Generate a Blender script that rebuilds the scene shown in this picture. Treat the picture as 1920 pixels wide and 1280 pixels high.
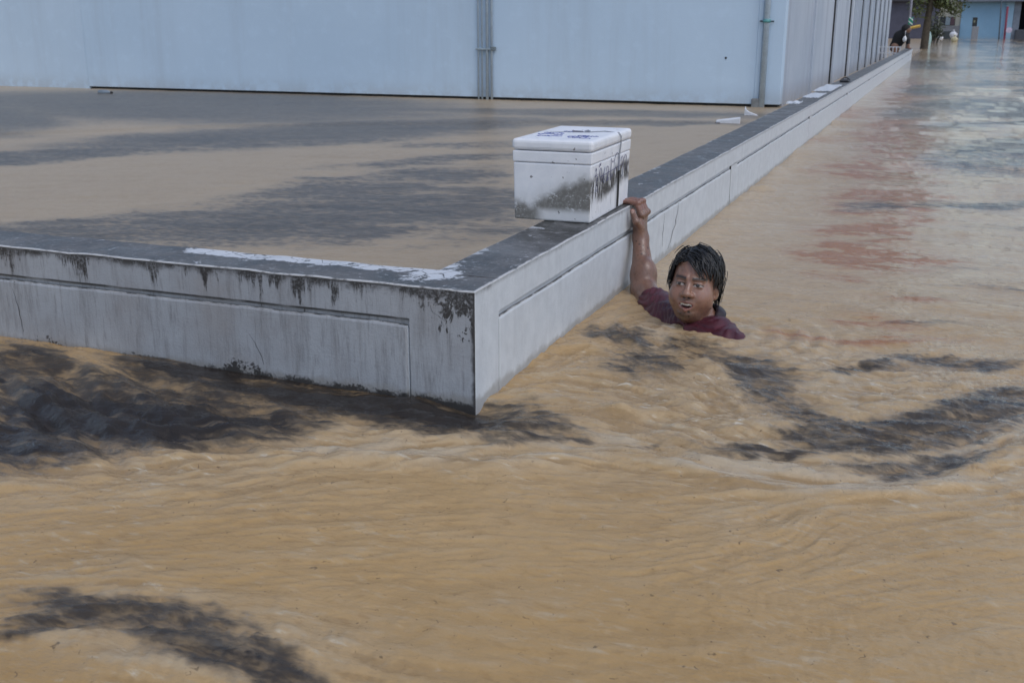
import bpy, bmesh, math, random
import numpy as np
from mathutils import Vector, Matrix

for o in list(bpy.data.objects):
    bpy.data.objects.remove(o)
S = bpy.context.scene
COL = S.collection
rng = np.random.default_rng(7)
random.seed(7)

# ------------------------------------------------------------------ camera
F_PX, PITCH, ROLL, YAW = 2008.6, 0.2873, 0.0009, -0.3778
CAM = np.array([1.102, -2.511, 1.0])
cam = bpy.data.cameras.new('camera')
cam.sensor_fit = 'HORIZONTAL'; cam.sensor_width = 36; cam.lens = F_PX / 1920 * 36
cam.clip_start = 0.05; cam.clip_end = 2000
cam.dof.use_dof = True; cam.dof.focus_distance = 3.75; cam.dof.aperture_fstop = 9.0
cam_o = bpy.data.objects.new('camera', cam); COL.objects.link(cam_o); S.camera = cam_o
_c, _s = math.cos(YAW), math.sin(YAW)
R_ = np.array([_c, -_s, 0]); FW = np.array([_s*math.cos(PITCH), _c*math.cos(PITCH), -math.sin(PITCH)]); UP = np.cross(R_, FW)
RR = math.cos(ROLL)*R_ + math.sin(ROLL)*UP; UU = -math.sin(ROLL)*R_ + math.cos(ROLL)*UP
mw = Matrix.Identity(4)
for i in range(3):
    mw[i][0] = RR[i]; mw[i][1] = UU[i]; mw[i][2] = -FW[i]; mw[i][3] = CAM[i]
cam_o.matrix_world = mw

# ------------------------------------------------------------------ light (overcast, brighter from the open street)
SUN_EL, SUN_AZ = 55.0, 122.0       # azimuth from +Y toward +X
w = bpy.data.worlds.new('World'); S.world = w; w.use_nodes = True
nt = w.node_tree; bg = nt.nodes['Background']
sky = nt.nodes.new('ShaderNodeTexSky'); sky.sky_type = 'NISHITA'; sky.sun_disc = False
sky.sun_elevation = math.radians(SUN_EL); sky.sun_rotation = math.radians(SUN_AZ)
sky.air_density = 1.0; sky.dust_density = 1.5; sky.ozone_density = 2.0
hs = nt.nodes.new('ShaderNodeHueSaturation'); hs.inputs['Saturation'].default_value = 0.78
nt.links.new(sky.outputs[0], hs.inputs['Color']); nt.links.new(hs.outputs[0], bg.inputs['Color'])
bg.inputs['Strength'].default_value = 0.145
sl = bpy.data.lights.new('sun', 'SUN'); sl.energy = 0.6; sl.angle = math.radians(40); sl.color = (1, .985, .965)
so = bpy.data.objects.new('sun', sl); COL.objects.link(so)
el, az = math.radians(SUN_EL), math.radians(SUN_AZ)
sd = Vector((math.cos(el)*math.sin(az), math.cos(el)*math.cos(az), math.sin(el)))
so.rotation_euler = sd.to_track_quat('Z', 'Y').to_euler()
S.view_settings.view_transform = 'Standard'; S.view_settings.look = 'None'
S.view_settings.gamma = 1; S.view_settings.use_curve_mapping = False
S.view_settings.exposure = 0.25
S.render.engine = 'CYCLES'

# ------------------------------------------------------------------ pixel helpers: a pixel is only a direction
def ray(x, y): return FW + (x-960)/F_PX*RR - (y-640)/F_PX*UU
def onz(x, y, z=0.): d = ray(x, y); return CAM + (z-1)/d[2]*d
def onx(x, y, X): d = ray(x, y); return CAM + (X-CAM[0])/d[0]*d
def ony(x, y, Y): d = ray(x, y); return CAM + (Y-CAM[1])/d[1]*d

HW, ZG, TW, YB, XS = 0.327, 0.221, 0.20, 11.37, -0.83   # wall height, groove height, thickness, building front, building side
GROUND = -1.32

# ------------------------------------------------------------------ object helpers
def tag(o, label=None, cat=None, group=None, kind=None):
    if label: o['label'] = label
    if cat: o['category'] = cat
    if group: o['group'] = group
    if kind: o['kind'] = kind
    return o
def empty(name, loc, label, cat, group=None):
    o = bpy.data.objects.new(name, None); COL.objects.link(o); o.location = loc
    o.empty_display_size = .1
    return tag(o, label, cat, group)
def link(name, me, mat, parent=None, smooth=False):
    if mat is not None:
        for m in (mat if isinstance(mat, (list, tuple)) else [mat]): me.materials.append(m)
    if smooth: me.polygons.foreach_set('use_smooth', [True]*len(me.polygons))
    o = bpy.data.objects.new(name, me); COL.objects.link(o)
    if parent is not None:
        o.parent = parent
        o.matrix_parent_inverse = Matrix.Translation(-parent.location) if parent.type == 'EMPTY' else Matrix.Identity(4)
    return o
def from_np(name, V, Fq, mat, parent=None, smooth=True):
    me = bpy.data.meshes.new(name)
    V = np.asarray(V, np.float32); Fq = np.asarray(Fq, np.int32)
    me.vertices.add(len(V)); me.vertices.foreach_set('co', V.ravel())
    k = Fq.shape[1]
    me.loops.add(Fq.size); me.loops.foreach_set('vertex_index', Fq.ravel())
    me.polygons.add(len(Fq)); me.polygons.foreach_set('loop_start', np.arange(0, Fq.size, k, dtype=np.int32))
    me.update(calc_edges=True)
    return link(name, me, mat, parent, smooth)
def attr_f(o, name, vals):
    a = o.data.attributes.new(name, 'FLOAT', 'POINT'); a.data.foreach_set('value', np.asarray(vals, np.float32))
def attr_c(o, name, cols):
    a = o.data.attributes.new(name, 'FLOAT_COLOR', 'POINT')
    c = np.ones((len(cols), 4), np.float32); c[:, :3] = cols; a.data.foreach_set('color', c.ravel())
class MB:
    """collects boxes, tubes and lathes; build() links them as one mesh"""
    def __init__(s): s.bm = bmesh.new()
    def box(s, lo, hi, bev=0., seg=1):
        lo, hi = Vector(lo), Vector(hi)
        r = bmesh.ops.create_cube(s.bm, size=1)
        vs = r['verts']
        for v in vs: v.co = Vector([lo[i] + (v.co[i]+.5)*(hi[i]-lo[i]) for i in range(3)])
        if bev > 0:
            es = list({e for v in vs for e in v.link_edges})
            bmesh.ops.bevel(s.bm, geom=es, offset=bev, segments=seg, affect='EDGES', profile=.5)
        return s
    def tube(s, pts, rad, n=8, caps=True):
        pts = [Vector(p) for p in pts]
        rs = rad if isinstance(rad, (list, tuple)) else [rad]*len(pts)
        rings = []
        up = Vector((0, 0, 1))
        for i, p in enumerate(pts):
            t = (pts[min(i+1, len(pts)-1)] - pts[max(i-1, 0)]).normalized()
            a = t.cross(up)
            if a.length < 1e-3: a = t.cross(Vector((1, 0, 0)))
            a.normalize(); b = t.cross(a).normalized()
            rings.append([s.bm.verts.new(p + rs[i]*(math.cos(2*math.pi*k/n)*a + math.sin(2*math.pi*k/n)*b)) for k in range(n)])
        for r0, r1 in zip(rings, rings[1:]):
            for k in range(n): s.bm.faces.new((r0[k], r0[(k+1) % n], r1[(k+1) % n], r1[k]))
        if caps:
            s.bm.faces.new(rings[0]); s.bm.faces.new(rings[-1][::-1])
        return s
    def poly(s, pts): s.bm.faces.new([s.bm.verts.new(Vector(p)) for p in pts]); return s
    def build(s, name, mat, parent=None, smooth=False):
        bmesh.ops.recalc_face_normals(s.bm, faces=s.bm.faces)
        me = bpy.data.meshes.new(name); s.bm.to_mesh(me); s.bm.free()
        return link(name, me, mat, parent, smooth)

# ------------------------------------------------------------------ node helpers
class G:
    def __init__(s, name):
        s.mat = bpy.data.materials.new(name); s.mat.use_nodes = True
        s.t = s.mat.node_tree; s.b = s.t.nodes['Principled BSDF']
    def set(s, inp, v):
        if isinstance(v, bpy.types.NodeSocket): s.t.links.new(v, inp)
        else: inp.default_value = (*v, 1) if isinstance(v, tuple) and len(v) == 3 and inp.type == 'RGBA' else v
    def n(s, typ, **kw):
        x = s.t.nodes.new(typ)
        for k, v in kw.items(): setattr(x, k, v)
        return x
    def pos(s): return s.n('ShaderNodeTexCoord').outputs['Object']
    def map(s, v, sc=(1, 1, 1), rot=(0, 0, 0), loc=(0, 0, 0)):
        x = s.n('ShaderNodeMapping'); s.set(x.inputs[0], v); x.inputs['Scale'].default_value = sc
        x.inputs['Rotation'].default_value = rot; x.inputs['Location'].default_value = loc; return x.outputs[0]
    def sep(s, v):
        x = s.n('ShaderNodeSeparateXYZ'); s.set(x.inputs[0], v); return x.outputs
    def noise(s, v, scale, detail=4, rough=.55, dist=0.):
        x = s.n('ShaderNodeTexNoise'); s.set(x.inputs['Vector'], v); x.inputs['Scale'].default_value = scale
        x.inputs['Detail'].default_value = detail; x.inputs['Roughness'].default_value = rough; x.inputs['Distortion'].default_value = dist
        return x.outputs['Fac']
    def m(s, op, a, b=0., c=0., clamp=False):
        x = s.n('ShaderNodeMath', operation=op, use_clamp=clamp)
        s.set(x.inputs[0], a); s.set(x.inputs[1], b); s.set(x.inputs[2], c); return x.outputs[0]
    def ss(s, v, a, b, lo=0., hi=1.):
        x = s.n('ShaderNodeMapRange', interpolation_type='SMOOTHSTEP')
        for i, q in enumerate((v, a, b, lo, hi)): s.set(x.inputs[i], q)
        return x.outputs[0]
    def mix(s, f, a, b):
        x = s.n('ShaderNodeMix', data_type='RGBA'); s.set(x.inputs[0], f); s.set(x.inputs[6], a); s.set(x.inputs[7], b); return x.outputs[2]
    def at(s, name, col=False):
        x = s.n('ShaderNodeAttribute', attribute_name=name); return x.outputs['Color' if col else 'Fac']
    def bump(s, h, strength=.3, dist=.01, normal=None):
        x = s.n('ShaderNodeBump'); s.set(x.inputs['Height'], h); x.inputs['Strength'].default_value = strength
        x.inputs['Distance'].default_value = dist
        if normal is not None: s.set(x.inputs['Normal'], normal)
        return x.outputs[0]
    def out(s, col, rough=.6, normal=None, spec=None, **kw):
        s.set(s.b.inputs['Base Color'], col); s.set(s.b.inputs['Roughness'], rough)
        if normal is not None: s.set(s.b.inputs['Normal'], normal)
        if spec is not None: s.b.inputs['Specular IOR Level'].default_value = spec
        for k, v in kw.items(): s.set(s.b.inputs[k], v)
        return s.mat
def plain(name, col, rough=.6, var=.25, scale=12., bump=.15, metallic=0.):
    g = G(name); p = g.pos(); n = g.noise(p, scale, 5, .6); n2 = g.noise(p, scale*7, 3, .6)
    k = g.m('ADD', g.m('MULTIPLY', n, .7), g.m('MULTIPLY', n2, .3))
    dark = tuple(c*(1-var) for c in col); lite = tuple(min(1, c*(1+var)) for c in col)
    return g.out(g.mix(g.ss(k, .3, .7), dark, lite), rough, g.bump(n2, bump, .004), Metallic=metallic)

# ------------------------------------------------------------------ numpy noise
_LAT = rng.random((8, 256, 256)).astype(np.float32)
def vnoise(x, y, seed=0):
    L = _LAT[seed % 8]; x = x + 17.3*seed; y = y - 9.1*seed
    xi = np.floor(x); yi = np.floor(y); fx = x-xi; fy = y-yi
    xi = xi.astype(np.int64) & 255; yi = yi.astype(np.int64) & 255; x1 = (xi+1) & 255; y1 = (yi+1) & 255
    fx = fx*fx*(3-2*fx); fy = fy*fy*(3-2*fy)
    return (L[xi, yi]*(1-fx)+L[x1, yi]*fx)*(1-fy) + (L[xi, y1]*(1-fx)+L[x1, y1]*fx)*fy
def fbm(x, y, seed=0, oct=4, gain=.5):
    s = 0; a = 1; t = 0
    for o in range(oct):
        ca, sa = math.cos(.7*o), math.sin(.7*o)
        s = s + a*vnoise((x*ca-y*sa)*2**o, (x*sa+y*ca)*2**o, seed+o); t += a; a *= gain
    return s/t
def sstep(x, a, b): t = np.clip((x-a)/(b-a), 0, 1); return t*t*(3-2*t)

# ================================================================== FLOOD WATER
def build_water():
    th0 = YAW
    dense = np.linspace(-math.radians(38), math.radians(38), 980)
    side = np.linspace(math.radians(38), 2*math.pi-math.radians(38), 122)[1:-1]
    th = np.concatenate([dense, side]) + th0
    ang = []
    a = math.radians(60)
    while a > math.radians(17+12): ang.append(a); a -= math.radians(.22)   # below the frame
    while a > math.radians(.3): ang.append(a); a -= math.radians(.061 if a < math.radians(9) else .066)
    rad = 1/np.tan(np.array(ang))
    # limit the last growth, then carry on to the horizon
    keep = [rad[0]]
    for r in rad[1:]: keep.append(r)
    ext = [keep[-1]*1.25**k for k in range(1, 8)]
    rad = np.array([.003, .12] + keep + ext)
    nr, na = len(rad), len(th)
    Rg, Tg = np.meshgrid(rad, th, indexing='ij')
    X = (CAM[0] + Rg*np.sin(Tg)).ravel(); Y = (CAM[1] + Rg*np.cos(Tg)).ravel(); D = Rg.ravel()
    # ---- flow field from strokes (pixels on the water plane -> world)
    strokes = [[(0, 1000), (300, 960), (700, 880), (1100, 850), (1300, 890), (1500, 925), (1750, 915), (1920, 850)],
        [(0, 880), (250, 870), (500, 850), (700, 855), (900, 830), (1100, 850)],
        [(940, 770), (1060, 780), (1180, 800), (1350, 870), (1600, 905), (1800, 880)],
        [(1330, 690), (1450, 785), (1600, 850), (1750, 858), (1900, 800)], [(1170, 640), (1260, 690), (1360, 760), (1500, 820)],
        [(1400, 640), (1600, 690), (1750, 690), (1900, 660)], [(1300, 720), (1500, 720), (1700, 740), (1900, 720)],
        [(1450, 560), (1600, 580), (1750, 570), (1900, 590)], [(1450, 450), (1650, 460), (1900, 470)], [(1500, 330), (1700, 340), (1900, 335)],
        [(1650, 180), (1900, 185)], [(0, 700), (150, 760), (300, 800), (450, 800)], [(300, 700), (600, 740), (900, 770)],
        [(0, 770), (120, 800), (250, 850)], [(0, 1100), (300, 1080), (600, 1060), (900, 1040), (1200, 1050), (1500, 1020), (1900, 980)],
        [(0, 1170), (300, 1180), (500, 1220), (640, 1275)], [(700, 1200), (1000, 1220), (1300, 1200), (1600, 1150), (1900, 1120)],
        [(400, 980), (800, 960), (1200, 960), (1400, 940)], [(1000, 1130), (1250, 1110), (1430, 1040), (1500, 960)], [(1200, 620), (1300, 650), (1400, 640)],
        [(940, 720), (1060, 640), (1170, 570)]]
    sp, sdv = [], []
    for st in strokes:
        q = [onz(*p)[:2] for p in st]
        for a_, b_ in zip(q, q[1:]):
            d = b_-a_; L = np.hypot(*d); sp.append((a_+b_)/2); sdv.append(d/L)
    sp = np.array(sp); sdv = np.array(sdv)
    gx = np.arange(-4, 7, .04); gy = np.arange(-3, 14, .04)
    GX, GY = np.meshgrid(gx, gy, indexing='ij')
    U = np.zeros_like(GX); Vv = np.zeros_like(GX)
    for p, d in zip(sp, sdv):
        ww = 1/((GX-p[0])**2+(GY-p[1])**2+.004)**1.6
        U += ww*d[0]; Vv += ww*d[1]
    L = np.hypot(U, Vv)+1e-9; U /= L; Vv /= L
    def flow(x, y):
        i = np.clip(((x+4)/.04).astype(int), 0, len(gx)-1); j = np.clip(((y+3)/.04).astype(int), 0, len(gy)-1)
        return U[i, j], Vv[i, j]
    near = np.where((D < 11) & (D > .25))[0]
    def lic(cell, step, nst, seed):
        out = np.full(len(X), .5, np.float32); x0, y0 = X[near], Y[near]
        acc = vnoise(x0/cell, y0/cell, seed); tot = 1.
        for sg in (1, -1):
            x, y = x0.copy(), y0.copy()
            for k in range(nst):
                u, v = flow(x, y); x = x+sg*step*u; y = y+sg*step*v
                wt = math.cos(.5*math.pi*(k+1)/(nst+1)); acc = acc + wt*vnoise(x/cell, y/cell, seed); tot += wt
        out[near] = acc/tot
        o = out[near]; out[near] = np.clip((o-o.mean())/(o.std()+1e-6), -3, 3)
        out[out == .5] = 0
        return out
    A = lic(.009, .008, 4, 1); B = lic(.024, .018, 5, 2); Cc = lic(.075, .05, 5, 3)
    # ---- silty and rusty films, painted bands of reflected sky, ellipses laid on the water
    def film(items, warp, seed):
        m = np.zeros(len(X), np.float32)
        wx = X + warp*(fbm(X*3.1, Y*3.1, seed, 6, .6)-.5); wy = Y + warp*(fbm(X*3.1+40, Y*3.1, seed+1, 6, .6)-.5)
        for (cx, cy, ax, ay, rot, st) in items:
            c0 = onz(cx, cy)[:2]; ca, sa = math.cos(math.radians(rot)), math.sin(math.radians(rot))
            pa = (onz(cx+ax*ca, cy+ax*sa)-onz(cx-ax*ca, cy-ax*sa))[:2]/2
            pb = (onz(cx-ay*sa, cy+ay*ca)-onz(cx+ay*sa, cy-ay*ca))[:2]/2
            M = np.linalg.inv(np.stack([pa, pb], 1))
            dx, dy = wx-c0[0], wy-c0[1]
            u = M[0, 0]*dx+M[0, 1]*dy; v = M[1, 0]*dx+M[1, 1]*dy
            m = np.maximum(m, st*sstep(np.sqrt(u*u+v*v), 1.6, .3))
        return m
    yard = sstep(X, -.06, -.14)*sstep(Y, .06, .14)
    silt_refl_out = film([(600, 735, 380, 34, 8, 1.5), (780, 766, 120, 18, 8, 1.4), (260, 770, 330, 62, 2, 1.3), (60, 825, 240, 45, -4, 1.25), (480, 790, 220, 34, -4, 1.1), (0, 700, 120, 40, 0, 1.1),
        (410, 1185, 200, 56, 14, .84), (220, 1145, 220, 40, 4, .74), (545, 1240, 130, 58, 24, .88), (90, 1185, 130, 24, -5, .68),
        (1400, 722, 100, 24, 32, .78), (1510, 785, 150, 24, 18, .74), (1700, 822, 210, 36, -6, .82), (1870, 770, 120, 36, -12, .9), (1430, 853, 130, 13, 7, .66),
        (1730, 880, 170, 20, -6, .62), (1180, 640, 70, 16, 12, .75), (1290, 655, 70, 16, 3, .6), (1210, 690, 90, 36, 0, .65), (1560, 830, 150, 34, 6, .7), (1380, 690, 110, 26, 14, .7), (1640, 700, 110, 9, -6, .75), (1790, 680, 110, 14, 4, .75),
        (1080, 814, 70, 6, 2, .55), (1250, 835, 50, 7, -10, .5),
        (1860, 295, 130, 30, 0, .8), (1830, 200, 150, 14, 0, .7), (1740, 172, 60, 12, 0, .7), (1900, 385, 210, 10, 0, .75), (1830, 128, 160, 6, 0, .6), (1740, 120, 60, 8, 0, .6),  # far street: slate bands of reflected sky, painted as dark film
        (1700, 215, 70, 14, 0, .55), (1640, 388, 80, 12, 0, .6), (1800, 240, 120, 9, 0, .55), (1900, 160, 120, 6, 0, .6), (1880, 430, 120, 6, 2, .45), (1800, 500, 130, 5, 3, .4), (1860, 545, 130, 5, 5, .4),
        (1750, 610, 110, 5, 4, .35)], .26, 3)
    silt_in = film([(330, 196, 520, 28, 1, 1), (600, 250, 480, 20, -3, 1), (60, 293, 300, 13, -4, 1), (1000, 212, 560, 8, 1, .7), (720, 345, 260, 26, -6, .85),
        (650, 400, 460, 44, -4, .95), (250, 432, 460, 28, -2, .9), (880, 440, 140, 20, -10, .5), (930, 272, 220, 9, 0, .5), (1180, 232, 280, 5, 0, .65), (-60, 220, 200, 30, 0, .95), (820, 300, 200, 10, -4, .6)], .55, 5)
    silt_refl = np.where(yard > .5, silt_in, silt_refl_out)
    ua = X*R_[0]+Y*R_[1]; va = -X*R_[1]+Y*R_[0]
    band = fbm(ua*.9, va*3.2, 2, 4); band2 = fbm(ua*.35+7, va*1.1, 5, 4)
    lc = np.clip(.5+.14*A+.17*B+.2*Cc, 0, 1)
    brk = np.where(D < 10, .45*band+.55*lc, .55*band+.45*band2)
    silt_refl = silt_refl*(.45+1.1*brk)
    silt_refl = np.maximum(silt_refl, (1-yard)*sstep(X, .5, 2.2)*sstep(Y, 2., 7)*.95*sstep(.5*band+.5*band2, .47, .60))  # sky-reflection bands down the far street, painted into the same mask
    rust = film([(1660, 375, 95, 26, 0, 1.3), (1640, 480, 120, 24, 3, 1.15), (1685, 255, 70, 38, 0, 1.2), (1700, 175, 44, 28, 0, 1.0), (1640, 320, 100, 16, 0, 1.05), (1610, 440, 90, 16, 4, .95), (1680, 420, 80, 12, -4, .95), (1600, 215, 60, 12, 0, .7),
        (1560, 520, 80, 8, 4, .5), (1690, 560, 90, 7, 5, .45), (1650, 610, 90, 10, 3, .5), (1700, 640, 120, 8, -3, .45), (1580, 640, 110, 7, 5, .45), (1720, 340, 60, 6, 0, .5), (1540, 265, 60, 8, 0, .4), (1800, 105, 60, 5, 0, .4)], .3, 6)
    rust = np.clip(rust*(.25+1.2*brk*(.5+fbm(ua*6, va*16, 3, 4))), 0, 1.1)*(1-yard)*(1-.6*np.clip(silt_refl, 0, 1))
    # ---- surface shape
    turb = film([(1500, 760, 560, 130, 4, 1), (900, 800, 420, 60, 4, .9), (200, 790, 420, 110, 4, 1), (1290, 640, 170, 45, 0, .9), (350, 1190, 380, 90, 10, .8), (700, 850, 500, 40, 2, .8)], .2, 2)*(1-yard)
    street = (1-yard)
    fade = 1/(1+(D/9)**2)
    n1 = fbm(X*1.7, Y*1.7, 1, 3)-.5
    swell = .020*n1 + .012*(fbm(X*4.5+9, Y*4.5, 4, 3)-.5)
    # short chop, crests sharper than troughs, lying square to the current
    def ridge(fu, fv, seed, oc): return 1-2*np.abs(2*fbm(ua*fu, va*fv, seed, oc, .55)-1)
    chop = ridge(2.6, 6., 3, 3); chop2 = ridge(7., 15., 6, 3)
    wy_ = Y*1.0 + .22*X + .35*(fbm(X*.9, Y*.9, 6, 2)-.5)
    train = np.sin(2*math.pi*wy_/.34 + 3*(fbm(X*.7+5, Y*1.2, 5, 2)-.5))
    tm = sstep(X, .35, 1.1)*sstep(Y, .25, 1.2)*street
    Z = street*(swell*.8*sstep(D, .3, 1.5)*(.6+.6*turb) + .0055*tm*train*(.3+.9*fbm(X*.8, Y*.8, 7, 2))/(1+(D/14)**2))
    Z += street*turb*(.010*chop + .0065*chop2 + .003*ridge(17., 34., 1, 2))/(1+(D/12)**2) + street*(.0030*chop+.0016*chop2)*sstep(D, 1., 2.5)/(1+(D/30)**2)
    Z += street*sstep(D, 4., 9.)*(.016*ridge(.9, 2.6, 4, 4)+.03*(fbm(ua*.45, va*1.1, 1, 3)-.5))/(1+(D/70)**2)
    Z += street*(.0014*A*(.55+.9*turb) + .0018*B*(.45+1.0*turb) + .0016*Cc*(.45+.9*turb))*fade
    Z += yard*(.004*(fbm(X*7, Y*7, 2, 3)-.5)*fade + .0035*sstep(D, 3.5, 7)*ridge(2.2, 5.5, 2, 3))
    lz = film([(120, 775, 330, 85, 3, 1), (420, 800, 200, 40, -4, .7)], .1, 1)*street
    e1, e2 = onz(60, 760)[:2], onz(260, 850)[:2]; ed = (e2-e1)/np.hypot(*(e2-e1)); pn = -X*ed[1]+Y*ed[0]
    Z += lz*(.0135*np.sin(2*math.pi*pn/.17+5*fbm(X*3, Y*3, 2, 3))*(.2+1.4*fbm(X*3.3+3, Y*3.3, 5, 2)) + .0055*np.sin(2*math.pi*(pn*.8+.3*ua)/.085+6*fbm(X*5, Y*5, 4, 3)))
    # the fold where the street current meets the slack water
    fold = np.array([onz(*p)[:2] for p in [(640, 858), (760, 868), (900, 876), (1040, 866), (1180, 850), (1290, 885), (1400, 915), (1520, 930), (1660, 932), (1780, 915), (1900, 860), (2050, 790)]])
    dmin = np.full(len(X), 9.); sgn = np.zeros(len(X))
    for a_, b_ in zip(fold, fold[1:]):
        d = b_-a_; L2 = d@d
        t = np.clip(((X-a_[0])*d[0]+(Y-a_[1])*d[1])/L2, 0, 1)
        ex, ey = X-a_[0]-t*d[0], Y-a_[1]-t*d[1]; q = np.hypot(ex, ey)
        up = q < dmin; dmin[up] = q[up]; sgn[up] = np.sign(d[0]*ey-d[1]*ex)[up]
    sdist = dmin*sgn + .05*(fbm(X*5, Y*5, 3, 3)-.5)
    Z += .013*np.exp(-(sdist/.035)**2) - .008*np.exp(-((sdist-.09)/.06)**2)
    foam = (.55*np.exp(-((sdist-.01)/.03)**2)+.75*np.exp(-((sdist-.09)/.10)**2))*sstep(.5*fbm(X*6, Y*6, 4, 3)+.5*np.clip(.5+.25*B, 0, 1), .34, .62)
    # drawdown round the corner and bow wave on the right-hand face
    cr = np.hypot(X-.02, Y+.02)
    Z -= street*.036*np.exp(-(cr/.10)**2)
    Z += street*.014*np.exp(-((X-.05)/.12)**2)*sstep(Y, .15, .8)*(fbm(X*2, Y*3.0, 2, 2)-.2)
    Z += street*.02*np.exp(-((Y+.03)/.12)**2)*sstep(X, -.5, -1.4)*(X < .1)
    # boils
    for px, py, rr, hh in [(1165, 775, .035, .014), (1000, 745, .04, .010), (1435, 355, .07, .02), (1290, 1050, .22, .006), (940, 940, .2, .008), (1330, 690, .06, .006)]:
        c0 = onz(px, py)[:2]; q = np.hypot(X-c0[0], Y-c0[1])
        Z += hh*np.exp(-(q/rr)**2)*(1+.8*(fbm(X*26, Y*26, 3, 3)-.5))
    # wake rings round the swimmer's chest, rain rings
    c0 = np.array([.43, .98]); q = np.hypot((X-c0[0]), (Y-c0[1]))
    Z += .0035*np.sin(2*math.pi*q/.075+2*fbm(X*6, Y*6, 1, 2))*np.exp(-((q-.3)/.16)**2)*street
    order = np.argsort(D); Dn = D[order]
    sel = np.where((D > 2.3) & (D < 8) & (np.abs((np.arctan2(X-CAM[0], Y-CAM[1])-YAW)) < .6))[0]
    Xs, Ys = X[sel], Y[sel]; dz = np.zeros(len(sel))
    for k in range(420):
        i = rng.integers(len(sel)); q = (Xs-Xs[i])**2+(Ys-Ys[i])**2; r0 = rng.uniform(.008, .024)
        mk = q < (r0*2.2)**2; qq = np.sqrt(q[mk]); dz[mk] += .0011*np.sin(2*math.pi*qq/(.45*r0))*np.exp(-((qq-r0)/(.5*r0))**2)
    Z[sel] += dz*(.3+.7*(1-yard[sel]))
    V = np.stack([X, Y, Z], 1)
    ids = np.arange(nr*na).reshape(nr, na)
    i0 = ids[:-1]; i1 = ids[1:]
    Fq = np.stack([i0, i1, np.roll(i1, -1, 1), np.roll(i0, -1, 1)], -1).reshape(-1, 4)
    Fq = Fq[:, ::-1]
    o = from_np('flood_water', V, Fq, None)
    o.data.materials.append(water_mat())
    streak = np.clip(.5+.16*A+.2*B+.16*Cc, 0, 1)
    for nme, v in (('silt_refl', silt_refl), ('rust', rust), ('streak', streak), ('foam', foam*street), ('yard', yard), ('turb', turb)): attr_f(o, nme, v)
    if o.data.polygons[len(o.data.polygons)//2].normal.z < 0: o.data.flip_normals()
    o['kind'] = 'structure'
    return o
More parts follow.
